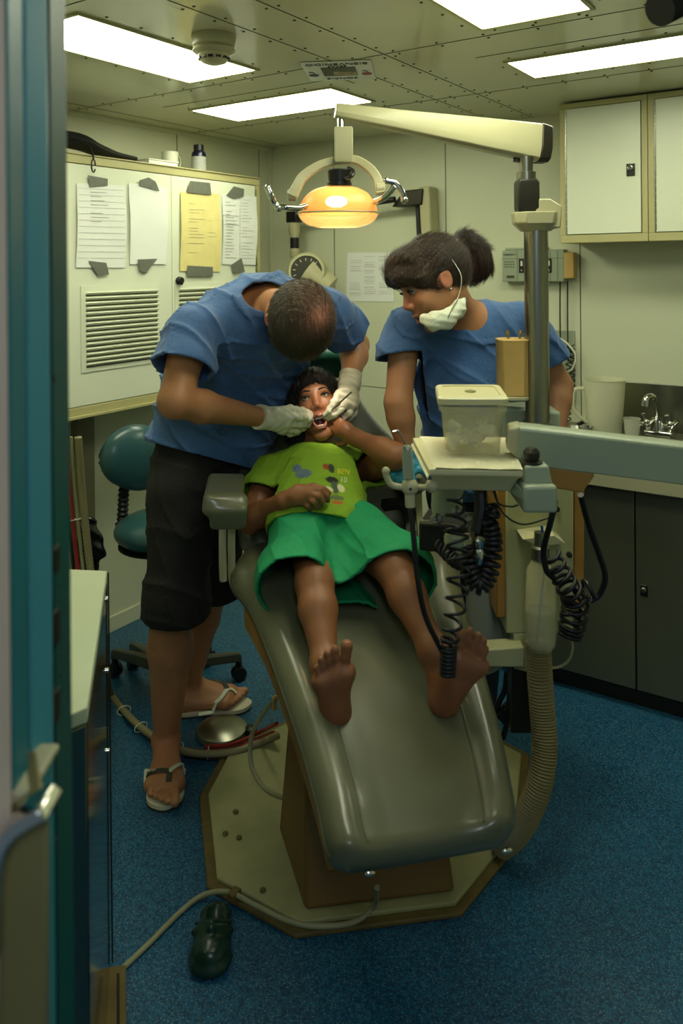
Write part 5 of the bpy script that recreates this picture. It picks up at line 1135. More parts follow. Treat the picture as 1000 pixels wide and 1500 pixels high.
# hair
f = SF(); f.el(hp(0, .026, -.016), (.0815*1.15, .092*1.15, .101*1.15), HA, .01)
f.dn = lambda P: .0007*wav(P, 300, 0, (1, .3, .2))+.0006*wav(P, 420, 1., (.2, 1, .5))
f.el(hp(0, -.045, .085), (.085, .085, .066), HA, .01, '-'); f.el(hp(0, -.10, -.01), (.12, .065, .12), HA, .015, '-')
for q in (-1, 1): f.el(hp(.08*q, -.02, -.005), (.025, .036, .028), HA, .008, '-')
wh = hp(.015, .10, -.055)
def hairc(v):
    b = np.tile(lc((58, 46, 30)), (len(v), 1)); d = np.sqrt(((v-wh)**2).sum(1)); w_ = (np.exp(-(d/.028)**2)*.75+.25*np.exp(-(d/.06)**2))[:, None]
    side = np.clip(-((v-hp(0, 0, 0))@hr-.02)/.1, 0, 1)[:, None]*.22
    b = b*(1-side)+lc((120, 110, 88))*side
    st_ = .5+.5*np.sin(np.arctan2((v-wh)@hr, (v-wh)@hn)*23+d*60)[:, None]
    w_ = w_*(.55+.45*st_); return b*(1-w_)+lc((172, 112, 92))*w_
mh = f.build('hair', m_hair, man, h=.003, colf=hairc)
m_str = mat('hair_strand', (46, 36, 26), .45, attr=True)
whW, hnW, huW = W(wh), K2(hn), K2(hu)
def flowm(p): d = p-whW; return d/(np.linalg.norm(d, axis=1)[:, None]+1e-6)+.5*np.cross(huW, d)/(np.linalg.norm(d, axis=1)[:, None]+.01)
unW = lambda p: np.stack([(p[:, 0]-CW[0])*cT+(p[:, 1]-CW[1])*sT, -(p[:, 0]-CW[0])*sT+(p[:, 1]-CW[1])*cT, p[:, 2]], 1)
def thin(p): return np.random.RandomState(4).rand(len(p)) > .72*np.exp(-(np.linalg.norm(p-whW, axis=1)/.032)**2)
strands('hair_strands', mh, mh, 9000, flowm, .020, .00042, lambda p: hairc(unW(p))*.9, .22, thin, 2, m_str)
# scrub top
def folds(k, d, a=.006): return lambda P: -a*1.1*(1-np.abs(wav(P, k*.75, .7, d)))**3-a*1.0*(1-np.abs(wav(P, k*1.1, 2.1, (d[1], -d[2], d[0]))))**4+a*.5*wav(P, k*.6, 1.3, (d[2], d[0], d[1]))
f = SF()
f.ch([Q(302, 715, 2.61), Q(304, 650, 2.62), Q(326, 565, 2.61), Q(360, 490, 2.54), Q(383, 443, 2.52)], [.142, .140, .143, .135, .097], .05, (sx, 1.32))
f.rc(Q(392, 500, 2.50), Q(418, 545, 2.62), .075, .06, .06); f.rc(Q(418, 545, 2.62), Q(350, 650, 2.60), .06, .085, .06)
f.rc(Q(304, 486, 2.36), Q(470, 458, 2.54), .085, .08, .06); f.rc(Q(335, 470, 2.42), Q(385, 455, 2.48), .088, .085, .05)
dR = nz(elR-shR); hemR = shR+(elR-shR)*.62+V(.008, 0, .01)
f.ch([shR, hemR, hemR+dR*.08], [.076, .076, .076], .04)
dL = nz(elL-shL); hemL = shL+(elL-shL)*.55
f.ch([shL, hemL, hemL+dL*.08], [.074, .072, .07], .04)
f.dn = folds(46, (.6, .5, .6), .008); f.sh = .009
f.bx(hemR+dR*.1+V(-.0, 0, 0), (.12, .12, .1), (nz(np.cross(dR, ZZ)), nz(np.cross(dR, np.cross(dR, ZZ))), dR), .001, .002, 'x')
f.bx(hemL+dL*.1, (.12, .12, .1), (nz(np.cross(dL, ZZ)), nz(np.cross(dL, np.cross(dL, ZZ))), dL), .001, .002, 'x')
f.el(Q(392, 432, 2.39), (.076, .085, .050), None, .004, 'x'); f.rc(Q(400, 440, 2.32), Q(408, 495, 2.30), .056, .036, .004, None, 'x')
pq = [Q(228, 650, 2.45), Q(385, 692, 2.36), Q(300, 668, 2.75)]; npn = nz(np.cross(pq[1]-pq[0], pq[2]-pq[0])); npn = npn if npn[2] < 0 else -npn
f.cut(npn, pq[0])
shirt = f.build('scrub_top', m_scrub, man, h=.0042, it=2)
# shorts
f = SF(); f.ch([Q(292, 632, 2.60), Q(290, 715, 2.58)], [.112, .118], .04, (sx, 1.3))
f.ch([Q(272, 725, 2.5), Q(258, 880, 2.44), Q(256, 930, 2.44)], [.105, .090, .088], .05); f.ch([Q(316, 725, 2.6), Q(313, 860, 2.73), Q(312, 900, 2.75)], [.105, .080, .078], .05)
f.dn = folds(40, (.5, .5, .7), .006); f.sh = .009
f.bx(Q(258, 905, 2.44)+V(0, 0, -.15), (.14, .11, .15), None, .001, .002, 'x'); f.bx(Q(316, 872, 2.74)+V(.05, 0, -.15), (.17, .11, .15), None, .001, .002, 'x')
f.build('shorts', m_shorts, man, h=.0045)
# gloves
def glove(base, chains, radii, cuff, name, m, par, h=.0024, kp=.02):
    f = SF(); fingers(f, base, chains, radii, .006, kp); f.rc(base, cuff[0], .03, cuff[1], .02)
    f.rc(cuff[0], cuff[2], cuff[1], cuff[1]*1.06, .01); d = nz(cuff[2]-cuff[0]); f.dn = lambda P: .0009*wav(P, 300, .5, d)+.0006*wav(P, 420, 2., (.3, 1, .6))
    f.cut(d, cuff[2]-d*.002); return f.build(name, m, par, h=h)
glove(Q(398, 613, 2.43), [[Q(405, 603, 2.41), Q(424, 599, 2.42), Q(443, 602, 2.45), Q(456, 607, 2.47)], [Q(420, 611, 2.41), Q(440, 610, 2.42), Q(452, 613, 2.45), Q(458, 616, 2.48)],
      [Q(420, 620, 2.42), Q(440, 621, 2.44), Q(450, 621, 2.47), Q(452, 618, 2.49)], [Q(416, 627, 2.44), Q(434, 630, 2.46), Q(444, 627, 2.49), Q(446, 622, 2.51)], [Q(411, 631, 2.46), Q(426, 635, 2.48), Q(436, 633, 2.5), Q(440, 628, 2.52)]],
      [.0125, .0115, .0118, .011, .0098], (wrR, .036, wrR-nz(wrR-elR)*.01), 'glove', m_glove, man)
glove(Q(509, 580, 2.505), [[Q(500, 585, 2.52), Q(488, 594, 2.51), Q(480, 604, 2.49), Q(474, 609, 2.475)], [Q(495, 578, 2.48), Q(488, 590, 2.46), Q(482, 601, 2.455), Q(476, 608, 2.46)],
      [Q(507, 590, 2.47), Q(498, 601, 2.455), Q(489, 608, 2.46), Q(480, 613, 2.47)], [Q(515, 594, 2.48), Q(511, 606, 2.475), Q(502, 612, 2.48), Q(493, 612, 2.49)], [Q(520, 592, 2.50), Q(519, 605, 2.50), Q(512, 613, 2.50), Q(503, 614, 2.51)]],
      [.0125, .0105, .0108, .0108, .0095], (Q(512, 560, 2.515), .034, Q(514, 545, 2.535)), 'glove', m_glove, man)
# flip flops
def flip(o, t, s, L, Wd, straps, par, z0=.0):
    out = [(-.02, 0), (.0, .62), (.15, .82), (.4, .78), (.62, .96), (.8, 1.06), (.92, .85), (1.0, .35), (1.02, 0)]
    pts = [o+t*a*L+s*b*Wd/2 for a, b in out]+[o+t*a*L-s*b*Wd/2*.96 for a, b in out[-2:0:-1]]; pts = [p*V(1, 1, 0) for p in cr(pts+[pts[0]], 3)[:-1]]
    so = MB().prism([p+V(0, 0, z0+.001) for p in pts], V(0, 0, .007)).build('sandal_sole', m_blacksole, par); MB().prism([p+V(0, 0, z0+.0085) for p in pts], V(0, 0, .0115)).build('footbed', m_sole, so)
    for pp, m, r in straps:
        P_ = drape(mb_, pp, .0035, .019) if mb_ else cr(pp, 6); b_ = MB().tube(P_, r, 8, 0, True, .35); b_.build('sandal_strap', m, so)
    return so
bpy.context.view_layer.update()
pt = [Q(234, 1133, 2.47)]
def H(p, z): return V(p[0], p[1], z)
tc = hl+tN*.185+sN*.012
so = flip(hl*V(1, 1, 0)-tN*.035, tN, sN, .264, .108, [
    ([H(tc, .028), H(hl+tN*.16+sN*.012, .058), H(hl+tN*.145-sN*.015, .070), H(hl+tN*.12-sN*.052, .058), H(hl+tN*.07-sN*.056, .020)], m_strap, .0085),
    ([H(hl+tN*.16+sN*.012, .058), H(hl+tN*.125+sN*.045, .062), H(hl+tN*.07+sN*.055, .022)], m_strapw, .0085), ([H(hl+tN*.115-sN*.057, .045), H(hl+tN*.05-sN*.058, .024)], m_strapw, .008)], man)
q0 = drape(mb_, [hl+tN*.12-sN*.05+V(0, 0, .05), hl+tN*.136-sN*.032+V(0, 0, .05)], .0075, .02)[-1]
MB().text('HAVANA', q0, sN*.95+tN*.1, nz(V(0, .9, .5)), .011, ext=.0008).build('strap_lettering', m_strapw, so)
flip(hf*V(1, 1, 0)-tF*.035, tF, sF_, .28, .10, [
    ([H(hf+tF*.195+sF_*.005, .026), H(hf+tF*.165+sF_*.0, .062), H(hf+tF*.13-sF_*.04, .055), H(hf+tF*.06-sF_*.054, .018)], m_strapw, .0085), ([H(hf+tF*.165, .062), H(hf+tF*.14+sF_*.04, .06), H(hf+tF*.08+sF_*.05, .02)], m_strap, .0085)], man)
# dental mirror
t = thing('dental_mirror', 'slim metal dental mirror held at the child\'s mouth by the right gloved hand', 'dental mirror', W(Q(480, 605, 2.46)))
MB().tube([Q(515, 574, 2.435), Q(497, 590, 2.442), Q(478, 609, 2.452)], [.0028, .0026, .002], 10).build('handle', m_steel, t)
MB().tube([Q(478, 609, 2.452), Q(471, 613, 2.462), Q(467, 614, 2.475)], .0013, 8).lathe(Q(465, 615, 2.478), nz(V(.2, .3, -.9)), [(.009, -.001), (.009, .001), (0, .001)], 18).build('mirror_head', m_chrome, t)
t = thing('dental_probe', 'thin metal probe held at the child\'s mouth by the left gloved hand', 'probe', W(Q(458, 612, 2.47)))
MB().tube([Q(440, 606, 2.43), Q(458, 612, 2.45), Q(466, 618, 2.475), Q(468, 614, 2.485)], [.003, .002, .0012, .0008], 8).build('probe_shaft', m_steel, t)
# ---------------------------------------------------------------- WOMAN
wo = thing('person', 'person with dark ponytail and lowered white mask in blue scrubs, leaning beside the steel post', 'person', W(Q(690, 700, 2.62)*V(1, 1, 0)))
WA = fr(V(-.42, .02, .9), V(-.87, -.24, -.42)); wr_, wu, wn = WA; WO = Q(634, 410, 2.37)
s1, s2 = Q(594, 482, 2.48), Q(770, 474, 2.58); e1, w1 = Q(583, 590, 2.41), Q(596, 664, 2.40); e2, w2 = Q(818, 565, 2.60), Q(812, 640, 2.50)
f = SF(); wp = head(f, WO, WA, 1.15)
f.rc(WO-wu*.06-wn*.03, Q(676, 470, 2.50), .050, .062, .03); f.rc(s1+V(.02, .03, -.02), s2+V(-.02, .04, -.02), .036, .036, .03)
f.ch([Q(680, 485, 2.52), Q(685, 560, 2.54), Q(692, 650, 2.58)], [.10, .095, .11], .04, (V(1, .3, 0), 1.35))
f.ch([s1, e1, e1+(w1-e1)*.3, w1], [.050, .040, .040, .027], .02); f.ch([s2, e2, e2+(w2-e2)*.3, w2], [.050, .043, .042, .030], .02)
hb2 = Q(808, 660, 2.45); fingers(f, hb2, [[hb2+V(-.035+.017*k, -.03, -.01), hb2+V(-.045+.022*k, -.07, -.02), hb2+V(-.045+.022*k, -.09, -.035)] for k in range(4)]+[[hb2+V(-.04, 0, 0), hb2+V(-.065, -.02, -.01)]], [.010]*4+[.011])
skc = flush(skinw, [(wp(0, -.03, .1), .03, lc((190, 112, 88)), .5), (wp(.07, -.01, 0), .025, lc((200, 120, 95)), .6)])
f.build('body', m_skin, wo, h=.0042, colf=skc)
eyes(wp, wo, (0, -.5), 1.0); lips(wp, 0, wo); brows(wp, wo)
MB().sph(wp(.079, -.037, -.004), .0045, 10).build('earring', m_chrome, wo)
f = SF(); f.el(wp(0, .024, -.014), (.088, .106, .113), WA, .01)
f.el(wp(0, .085, .062), (.055, .022, .035), WA, .04)
f.el(wp(0, -.055, .105), (.10, .098, .075), WA, .012, '-'); f.el(wp(0, -.125, -.02), (.12, .085, .12), WA, .02, '-')
for q in (-1, 1): f.el(wp(.085*q, -.016, .006), (.03, .032, .024), WA, .01, '-')
f.ch([wp(0, .065, .085), wp(.03, .045, .088), wp(.062, .02, .05)], [.016, .016, .012], .03); f.ch([wp(0, .065, .085), wp(-.03, .045, .088), wp(-.062, .02, .05)], [.016, .016, .012], .03)
f.dn = lambda P: .0006*np.sin(((P-WO)@wu)*420+((P-WO)@wn)*160)
hcl = lambda v: np.tile(lc((50, 38, 26)), (len(v), 1))*(1+.25*np.sin(((v-WO)@wu)*300+((v-WO)@wn)*110+4*np.sin(v[:, 0]*60))[:, None])
hw_ = f.build('hair', m_hair, wo, h=.003, colf=hcl)
tieW = W(Q(668, 360, 2.44)); frW = W(wp(0, .02, .12))
def floww(p): d = tieW-p; return d/(np.linalg.norm(d, axis=1)[:, None]+1e-6)+.35*K2(wu)[None]*np.clip((.10-np.linalg.norm(p-frW, axis=1)[:, None])/.10, 0, 1)
strands('hair_strands', hw_, hw_, 9000, floww, .045, .0004, lambda p: np.tile(lc((58, 44, 30)), (len(p), 1)), .04, None, 5, m_str)
f = SF(); f.ch([Q(664, 360, 2.45), Q(680, 356, 2.47), Q(694, 370, 2.48), Q(699, 388, 2.48), Q(690, 402, 2.47)], [.02, .034, .041, .041, .022], .03)
f.dn = lambda P: .0016*np.sin(P[:, 0]*330+P[:, 2]*40+3*np.sin(P[:, 2]*20))
pt_ = f.build('ponytail', m_hair, hw_, h=.003, colf=lambda v: np.tile(lc((52, 36, 26)), (len(v), 1))*(1+.4*np.sin(v[:, 0]*300+v[:, 2]*30)[:, None]))
strands('ponytail_strands', hw_, pt_, 4500, lambda p: np.where((p[:, 2] > W(Q(690, 366, 2.47))[2])[:, None], K2(V(1, .1, -.25))[None], K2(V(.02, 0, -1))[None])*np.ones((len(p), 1)), .035, .0004, lambda p: np.tile(lc((54, 38, 28)), (len(p), 1)), .05, None, 6, m_str)
MB().tube([Q(666, 360, 2.45)+V(math.cos(a)*.006, math.sin(a)*.024, math.cos(a)*.022) for a in np.linspace(0, 2*math.pi, 24)], .004, 8).build('hair_tie', m_white, hw_)
# mask hanging under the chin
f = SF(); mq = [Q(618, 478, 2.29), Q(634, 482, 2.26), Q(654, 478, 2.27), Q(669, 464, 2.31), Q(675, 448, 2.36)]
f.ch([p+V(0.004, 0, .022) for p in mq], [.012, .018, .020, .018, .012], .02, (nz(V(.2, 0, 1)), 1.3)); f.sh = .004
f.dn = lambda P: .0008*np.sin(P[:, 2]*300+P[:, 0]*60); f.el(Q(645, 447, 2.34)+V(0, .02, .03), (.065, .05, .045), None, .01, 'x')
f.build('face_mask', m_mask, wo, h=.0026)
P_ = cr([wp(.070, .028, -.045), wp(.074, -.02, -.045), Q(672, 432, 2.30), Q(662, 452, 2.255), Q(656, 464, 2.245)], 6)
MB().tube(P_, .005, 8, 0, True, .3).build('mask_strap', m_mask, wo)
# scrub top
f = SF(); ax1 = V(1, .35, 0)
f.ch([Q(705, 690, 2.6), Q(700, 630, 2.57), Q(690, 560, 2.54), Q(684, 500, 2.53)], [.125, .122, .128, .115], .05, (ax1, 1.38))
f.rc(Q(612, 484, 2.47), Q(752, 476, 2.56), .066, .068, .06)
d1 = nz(e1-s1); h1 = s1+(e1-s1)*.40; d2 = nz(e2-s2); h2 = s2+(e2-s2)*.58
f.ch([s1, h1+V(-.006, 0, 0), h1+V(-.006, 0, 0)+d1*.08], [.064, .067, .066], .04); f.ch([s2, h2, h2+d2*.08], [.068, .068, .068], .04)
f.dn = folds(48, (.7, .2, .6), .006); f.sh = .009
for hh_, dd_ in ((h1, d1), (h2, d2)): 
    ndx = nz(dd_+V(.25 if hh_ is h1 else -.1, 0, 0)); f.bx(hh_+ndx*.1+V(-.03 if hh_ is h1 else .03, 0, 0), (.085, .09, .1), (nz(np.cross(ndx, V(0, 1, 0))), nz(np.cross(ndx, np.cross(ndx, V(0, 1, 0)))), ndx), .001, .002, 'x')
f.el(Q(668, 446, 2.44), (.062, .075, .065), None, .004, 'x'); f.rc(Q(655, 462, 2.40), Q(650, 485, 2.36), .035, .02, .004, None, 'x')
f.cut(V(0, 0, -1), Q(690, 700, 2.55)-V(0, 0, .06))
f.build('scrub_top', m_scrub, wo, h=.0042)
f = SF(); f.ch([Q(697, 660, 2.6), Q(697, 720, 2.62)], [.105, .12], .04, (V(1, .2, 0), 1.3))
for sg, X_ in ((-1, .36), (1, .47)): f.ch([Q(697, 720, 2.62)+V(.07*sg, 0, 0), V(X_+.02, 2.72, .5), V(X_, 2.78, .07)], [.085, .062, .055], .04)
f.build('trousers', m_navyt, wo, h=.007)
for X_ in (.36, .47):
    f = SF(); f.rc(V(X_, 2.80, .035), V(X_-.02, 2.62, .03), .04, .036, .01, (V(1, 0, 0), 1.1)); f.rc(V(X_, 2.79, .05), V(X_, 2.79, .08), .045, .042); f.cut(V(0, 0, -1), V(0, 0, .001)); f.build('shoe', m_dark, wo, h=.005)
hb = Q(598, 680, 2.40)
glove(hb, [[Q(606, 682, 2.38), Q(615, 687, 2.37), Q(622, 693, 2.365)], [Q(603, 692, 2.37), Q(604, 702, 2.35), Q(603, 709, 2.36)], [Q(595, 693, 2.365), Q(593, 703, 2.345), Q(592, 709, 2.355)], [Q(587, 691, 2.37), Q(583, 701, 2.35), Q(582, 706, 2.36)], [Q(580, 688, 2.38), Q(576, 696, 2.365), Q(575, 701, 2.37)]],
      [.011, .010, .0105, .010, .009], (Q(597, 670, 2.405), .031, w1+V(0, .0, .02)), 'glove', m_bglove, wo, h=.0028)
# ---------------------------------------------------------------- BOY
boy = thing('person', 'child in lime green T-shirt and green shorts lying barefoot in the dental chair', 'person', W(Q(480, 780, 2.2)))
BA = fr(V(-.19, .32, .93), V(.02, -.94, .33)); br, bu, bn = BA; BO = Q(461.5, 581, 2.492)-bn*.0745*.98
f = SF(); mo = .016; bp_ = head(f, BO, BA, .98, mo, .98)
f.el(bp_(0, -.079, .086), (.019, .0145, .030), BA, .005, '-')
f.rc(BO-bu*.06-bn*.025, Q(467, 668, 2.54), .044, .05, .03)
bx_ = V(.98, .12, 0)
f.ch([Q(470, 780, 2.27), Q(466, 735, 2.38), Q(468, 700, 2.46), Q(468, 680, 2.52)], [.082, .072, .075, .06], .04, (bx_, 1.4))
b1, b2 = Q(393, 696, 2.46), Q(541, 688, 2.52); c1, v1 = Q(366, 762, 2.33), Q(418, 733, 2.215); c2, v2 = Q(578, 668, 2.35), Q(520, 641, 2.43)
f.ch([b1, c1], [.040, .036], .02); f.ch([c1, c1+(v1-c1)*.3, v1], [.036, .034, .0235], .02)
f.ch([b2, c2], [.042, .037], .02); f.ch([c2, c2+(v2-c2)*.3, v2], [.038, .036, .024], .02)
# hand on the belly (loose fist)
g0 = Q(436, 726, 2.20)
fingers(f, g0, [[Q(452, 716, 2.185), Q(468, 718, 2.17), Q(478, 726, 2.175), Q(480, 733, 2.19)], [Q(452, 722, 2.175), Q(466, 727, 2.16), Q(472, 735, 2.17), Q(470, 740, 2.19)], [Q(449, 728, 2.175), Q(460, 735, 2.16), Q(465, 742, 2.175), Q(461, 745, 2.19)],
      [Q(443, 733, 2.18), Q(451, 741, 2.17), Q(454, 746, 2.18)], [Q(438, 716, 2.2), Q(458, 712, 2.2), Q(474, 716, 2.2), Q(482, 722, 2.2)]], [.0092, .0092, .009, .0085, .0088], .004, .015)
f.rc(v1, g0, .023, .021, .02)
g1 = Q(506, 630, 2.45); f.rc(v2, g1, .023, .022, .02)
fingers(f, g1, [[Q(498, 616, 2.46), Q(492, 606, 2.47), Q(488, 600, 2.49)], [Q(494, 622, 2.46), Q(486, 614, 2.48), Q(482, 610, 2.50)], [Q(492, 630, 2.46), Q(484, 624, 2.48), Q(480, 620, 2.5)], [Q(494, 636, 2.46), Q(486, 634, 2.48), Q(482, 632, 2.5)], [Q(512, 640, 2.45), Q(504, 648, 2.45), Q(496, 650, 2.46)]], [.0088, .009, .0088, .008, .0095], .004, .012)
# legs
k1, k2 = Q(460, 852, 1.99), Q(577, 832, 2.01); n1, n2 = Q(477, 975, 1.83), Q(634, 952, 1.85)
f.ch([Q(452, 785, 2.25), k1], [.056, .046], .03); f.ch([k1, k1+(n1-k1)*.35, n1], [.046, .045, .028], .02)
f.ch([Q(510, 785, 2.27), k2], [.056, .046], .03); f.ch([k2, k2+(n2-k2)*.35, n2], [.046, .045, .028], .02)
def sole_foot(ank, hl_, ball, rb_, bases, tips, Yb, side):
    yv = (V(0, 1, 0), .62)
    f.rc(ank, hl_, .029, .031, .02); f.rc(hl_, ball, .027, .026, .02, (V(1, 0, 0), 1.0)); f.rc(ank, ball+V(0, .022, 0), .027, .019, .03)
    B = [Q(x, y, Yb) for x, y in bases]; f.rc(B[0]-V(0, 0, .014), B[-1]-V(0, 0, .008), .021, .0165, .02); f.rc(hl_, B[0]-V(0, 0, .012), .025, .020, .02); f.rc(hl_, B[-1]-V(0, 0, .01), .026, .015, .02)
    for k, ((x, y), r) in enumerate(zip(tips, (.0135, .0092, .0088, .0084, .0084))):
        T_ = Q(x, y, Yb-.004); f.rc(B[k], B[k]+(T_-B[k])*.5+V(0, -.003, 0), r*.95, r*.82, .005); f.rc(B[k]+(T_-B[k])*.5+V(0, -.003, 0), T_, r*.82, r, .004)
sole_foot(n1, Q(491, 1042, 1.775), Q(490, 992, 1.762), .03, [(504, 976), (492, 975), (482, 978), (475, 984), (469, 992)], [(508, 946), (490, 951), (479, 957), (470, 966), (464, 978)], 1.75, 1)
sole_foot(n2, Q(650, 1025, 1.80), Q(676, 972, 1.785), .03, [(672, 956), (684, 950), (693, 954), (700, 961), (703, 970)], [(673, 928), (688, 924), (700, 931), (708, 939), (711, 951)], 1.775, -1)
dark = lc((112, 62, 42)); sole = lc((140, 88, 66))
spots = [(bp_(0, -.07, .09), .035, lc((176, 104, 82)), .6)]
for a, b in ((Q(491, 1042, 1.76), Q(488, 978, 1.74)), (Q(650, 1025, 1.78), Q(684, 965, 1.76))): spots += [(a, .04, dark, .55), (b, .045, sole, .5), ((a+b)/2, .04, sole, .5)]
f.build('body', m_skin, boy, h=.0034, colf=flush(skinb, spots))
eyes(bp_, boy, (-.08, .22), .95); lips(bp_, mo+.004, boy, 1.2); brows(bp_, boy)
MB().sph(bp_(0, -.081, .062), (.017, .014, .008), 14, ax=BA).build('mouth_inside', m_mouth, boy)
for z_q, nm in ((-.069, 1), (-.0935, -1)):
    for k in range(-3, 4): MB().sph(bp_(k*.0052, z_q, .0765-abs(k)*.0016), (.0026, .0042, .0022), 8, ax=BA).build('tooth', m_teeth, boy)
f = SF(); f.el(bp_(0, .026, -.018), (.077, .088, .093), BA, .01)
f.ch([bp_(-.066, .03, .0), bp_(-.078, -.03, -.015), bp_(-.085, -.085, -.03), bp_(-.075, -.12, -.03)], [.022, .026, .028, .022], .03); f.ch([bp_(.064, .03, .0), bp_(.074, -.03, -.02), bp_(.078, -.085, -.035)], [.02, .024, .022], .03)
f.el(bp_(0, -.048, .092), (.064, .102, .07), BA, .012, '-'); f.ch([bp_(-.05, .05, .062), bp_(-.01, .07, .066), bp_(.045, .055, .06)], [.014, .012, .014], .03)
f.dn = lambda P: .0014*np.sin(((P-BO)@br)*380+4*np.sin(((P-BO)@bu)*30))
bh = f.build('hair', m_hair, boy, h=.003, colf=lambda v: np.tile(lc((26, 20, 16)), (len(v), 1)))
crW = W(bp_(0, .12, -.02))
strands('hair_strands', bh, bh, 6000, lambda p: (p-crW)/(np.linalg.norm(p-crW, axis=1)[:, None]+1e-6)-K2(bn)[None]*.2, .035, .0004, lambda p: np.tile(lc((30, 24, 20)), (len(p), 1)), .05, None, 8, m_str)
# T-shirt
f = SF()
f.ch([Q(463, 792, 2.22), Q(464, 768, 2.27), Q(465, 728, 2.375), Q(467, 696, 2.455), Q(468, 678, 2.51)], [.098, .096, .092, .092, .066], .04, (bx_, 1.42))
f.rc(Q(408, 690, 2.47), Q(530, 682, 2.52), .052, .052, .05)
dS1, dS2 = nz(c1-b1), nz(c2-b2); hS1, hS2 = b1+dS1*.085, b2+dS2*.07
f.ch([b1, hS1, hS1+dS1*.08], [.054, .060, .062], .03); f.ch([b2, hS2, hS2+dS2*.08], [.052, .055, .055], .03)
f.dn = folds(60, (.2, .7, .7), .0030); f.sh = .007
for hh_, dd_ in ((hS1, dS1), (hS2, dS2)): f.bx(hh_+dd_*.1, (.08, .08, .1), (nz(np.cross(dd_, ZZ)), nz(np.cross(dd_, np.cross(dd_, ZZ))), dd_), .001, .002, 'x')
f.el(Q(467, 655, 2.52), (.055, .05, .040), None, .004, 'x')
f.cut(nz(V(-.05, -.8, -.55)), Q(464, 764, 2.20))
lime = lc((122, 158, 34)); blots = []
def blot(px_, py_, r, c, k=1.): blots.append((px_, py_, r, lc(c), k))
def tee(v):
    c = np.tile(lime, (len(v), 1))
    # plain printed patches on the chest (position on the cloth)
    a = (v-Q(468, 705, 2.36)); U_ = a@bx_; W_ = a@nz(V(0, .55, .83)); fm = (v[:, 1] < 2.47)
    for u0, w0, ru, rw, col in ((-.05, .006, .022, .016, (92, 108, 122)), (-.066, .028, .012, .014, (88, 104, 128)), (.018, .03, .010, .010, (150, 66, 30)), (.032, .026, .009, .016, (54, 60, 40)), (.030, -.018, .018, .012, (34, 36, 26)), (.034, -.045, .010, .022, (70, 84, 70)), (.012, -.055, .014, .012, (205, 205, 150)), (.052, -.045, .010, .014, (196, 200, 150)), (.034, -.098, .016, .005, (178, 96, 34)), (.034, -.082, .020, .008, (92, 104, 70))):
        d = ((U_-u0)/ru)**2+((W_-w0)/rw)**2+.35*np.sin(U_*700)*np.sin(W_*800); w_ = (np.clip(1.3-d, 0, .35)/.35*fm)[:, None]; c = c*(1-w_)+lc(col)*w_
    return c
ts = f.build('t_shirt', m_lime, boy, h=.003, it=3, colf=tee)
# shirt lettering, projected onto the cloth
bpy.context.view_layer.update()
def onto(o, b_, off=.0026):
    wv = W(np.array(b_.v)); inv = np.array(ORG[o.name]); cp = np.array([CW[0], CW[1], HC]); out = []
    for p in wv:
        d = nz(p-cp); hit, loc, nrm, _ = o.ray_cast(Vector(tuple(cp-inv)), Vector(tuple(d)))
        out.append(np.array(loc)+inv-d*off if hit else p)
    return np.array(out)
m_yell = mat('yellow_print', (212, 200, 30), .7); m_prw = mat('pale_print', (210, 212, 170), .7); m_prd = mat('dark_print', (30, 36, 22), .7)
for txt, q, m, sz in (('BEN', (503, 691), m_yell, .021), ('10', (503, 703), m_prw, .022)):
    b_ = MB().text(txt, Q(*q, 2.36), V(1, .1, -.12), V(.1, .3, .9), sz, ext=0); v = onto(ts, b_)
    link_mesh('lettering', v, b_.f, m, ts, smooth=False)
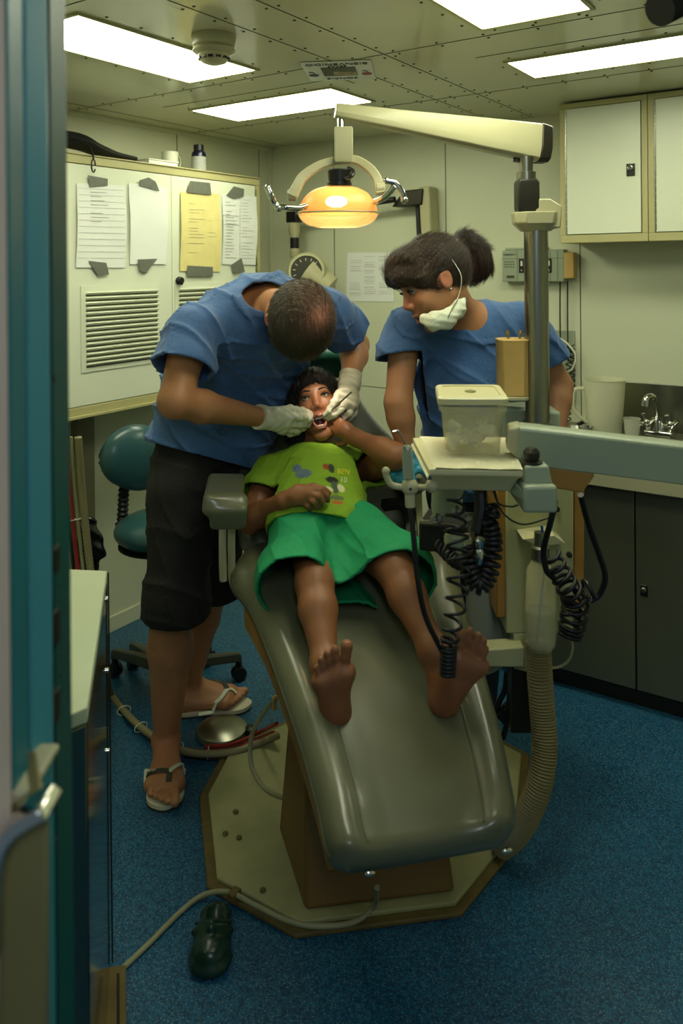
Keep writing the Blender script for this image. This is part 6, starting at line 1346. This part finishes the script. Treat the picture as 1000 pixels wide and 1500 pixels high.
# shorts
f = SF(); f.ch([Q(465, 762, 2.30), Q(478, 788, 2.25)], [.088, .092], .04, (bx_, 1.45))
f.ch([Q(448, 780, 2.24), Q(437, 845, 2.05), Q(434, 862, 1.98)], [.084, .088, .089], .04, (bx_, 1.14)); f.ch([Q(520, 780, 2.26), Q(577, 836, 2.07), Q(584, 850, 2.0)], [.084, .090, .090], .04, (bx_, 1.05))
f.rc(Q(485, 800, 2.2), Q(516, 862, 1.98), .05, .052, .04); f.rc(Q(487, 770, 2.17), Q(502, 845, 1.96), .018, .030, .05, None, '-')
f.dn = folds(50, (.9, .3, .2), .0032); f.sh = .007
f.cut(nz(V(.06, -1, -.28)), Q(440, 836, 1.975)); f.cut(nz(V(0, -.1, -1)), Q(480, 880, 2.02)-V(0, 0, .02))
f.build('shorts', m_green, boy, h=.0032, it=3)
# ================================================================ CAMERA, WORLD, RENDER LOOK
cd = bpy.data.cameras.new('camera'); cam = bpy.data.objects.new('camera', cd); COL.objects.link(cam)
cd.lens = FPX/1500*36; cd.sensor_width = 36; cd.sensor_fit = 'AUTO'; cd.shift_y = -(750-HY)/1500; cd.clip_start = .05
cam.matrix_world = Matrix.Translation((CW[0], CW[1], HC)) @ Matrix.Rotation(TH, 4, 'Z') @ Matrix.Rotation(math.pi/2, 4, 'X') @ Matrix.Rotation(-ROLL, 4, 'Z')
cd.dof.use_dof = True; cd.dof.focus_distance = 2.45; cd.dof.aperture_fstop = 3.2
S.camera = cam
w = bpy.data.worlds.new('world'); S.world = w; w.use_nodes = True
w.node_tree.nodes['Background'].inputs[0].default_value = (.30, .42, .5, 1); w.node_tree.nodes['Background'].inputs[1].default_value = .2
al = bpy.data.lights.new('doorway_fill', 'AREA'); al.shape = 'RECTANGLE'; al.size = .25; al.size_y = .9; al.energy = 7; al.color = (.80, .93, 1.)  # unseen fill light added outside the doorway, brightens the jamb and olive case
ao = bpy.data.objects.new('doorway_fill', al); COL.objects.link(ao); ao.location = tuple(W(V(.1, -.5, 2.35))); ao.rotation_euler = (math.radians(28), 0, TH+.35)
S.view_settings.view_transform = 'Standard'; S.view_settings.look = 'None'; S.view_settings.gamma = 1; S.view_settings.use_curve_mapping = False
S.view_settings.exposure = .52
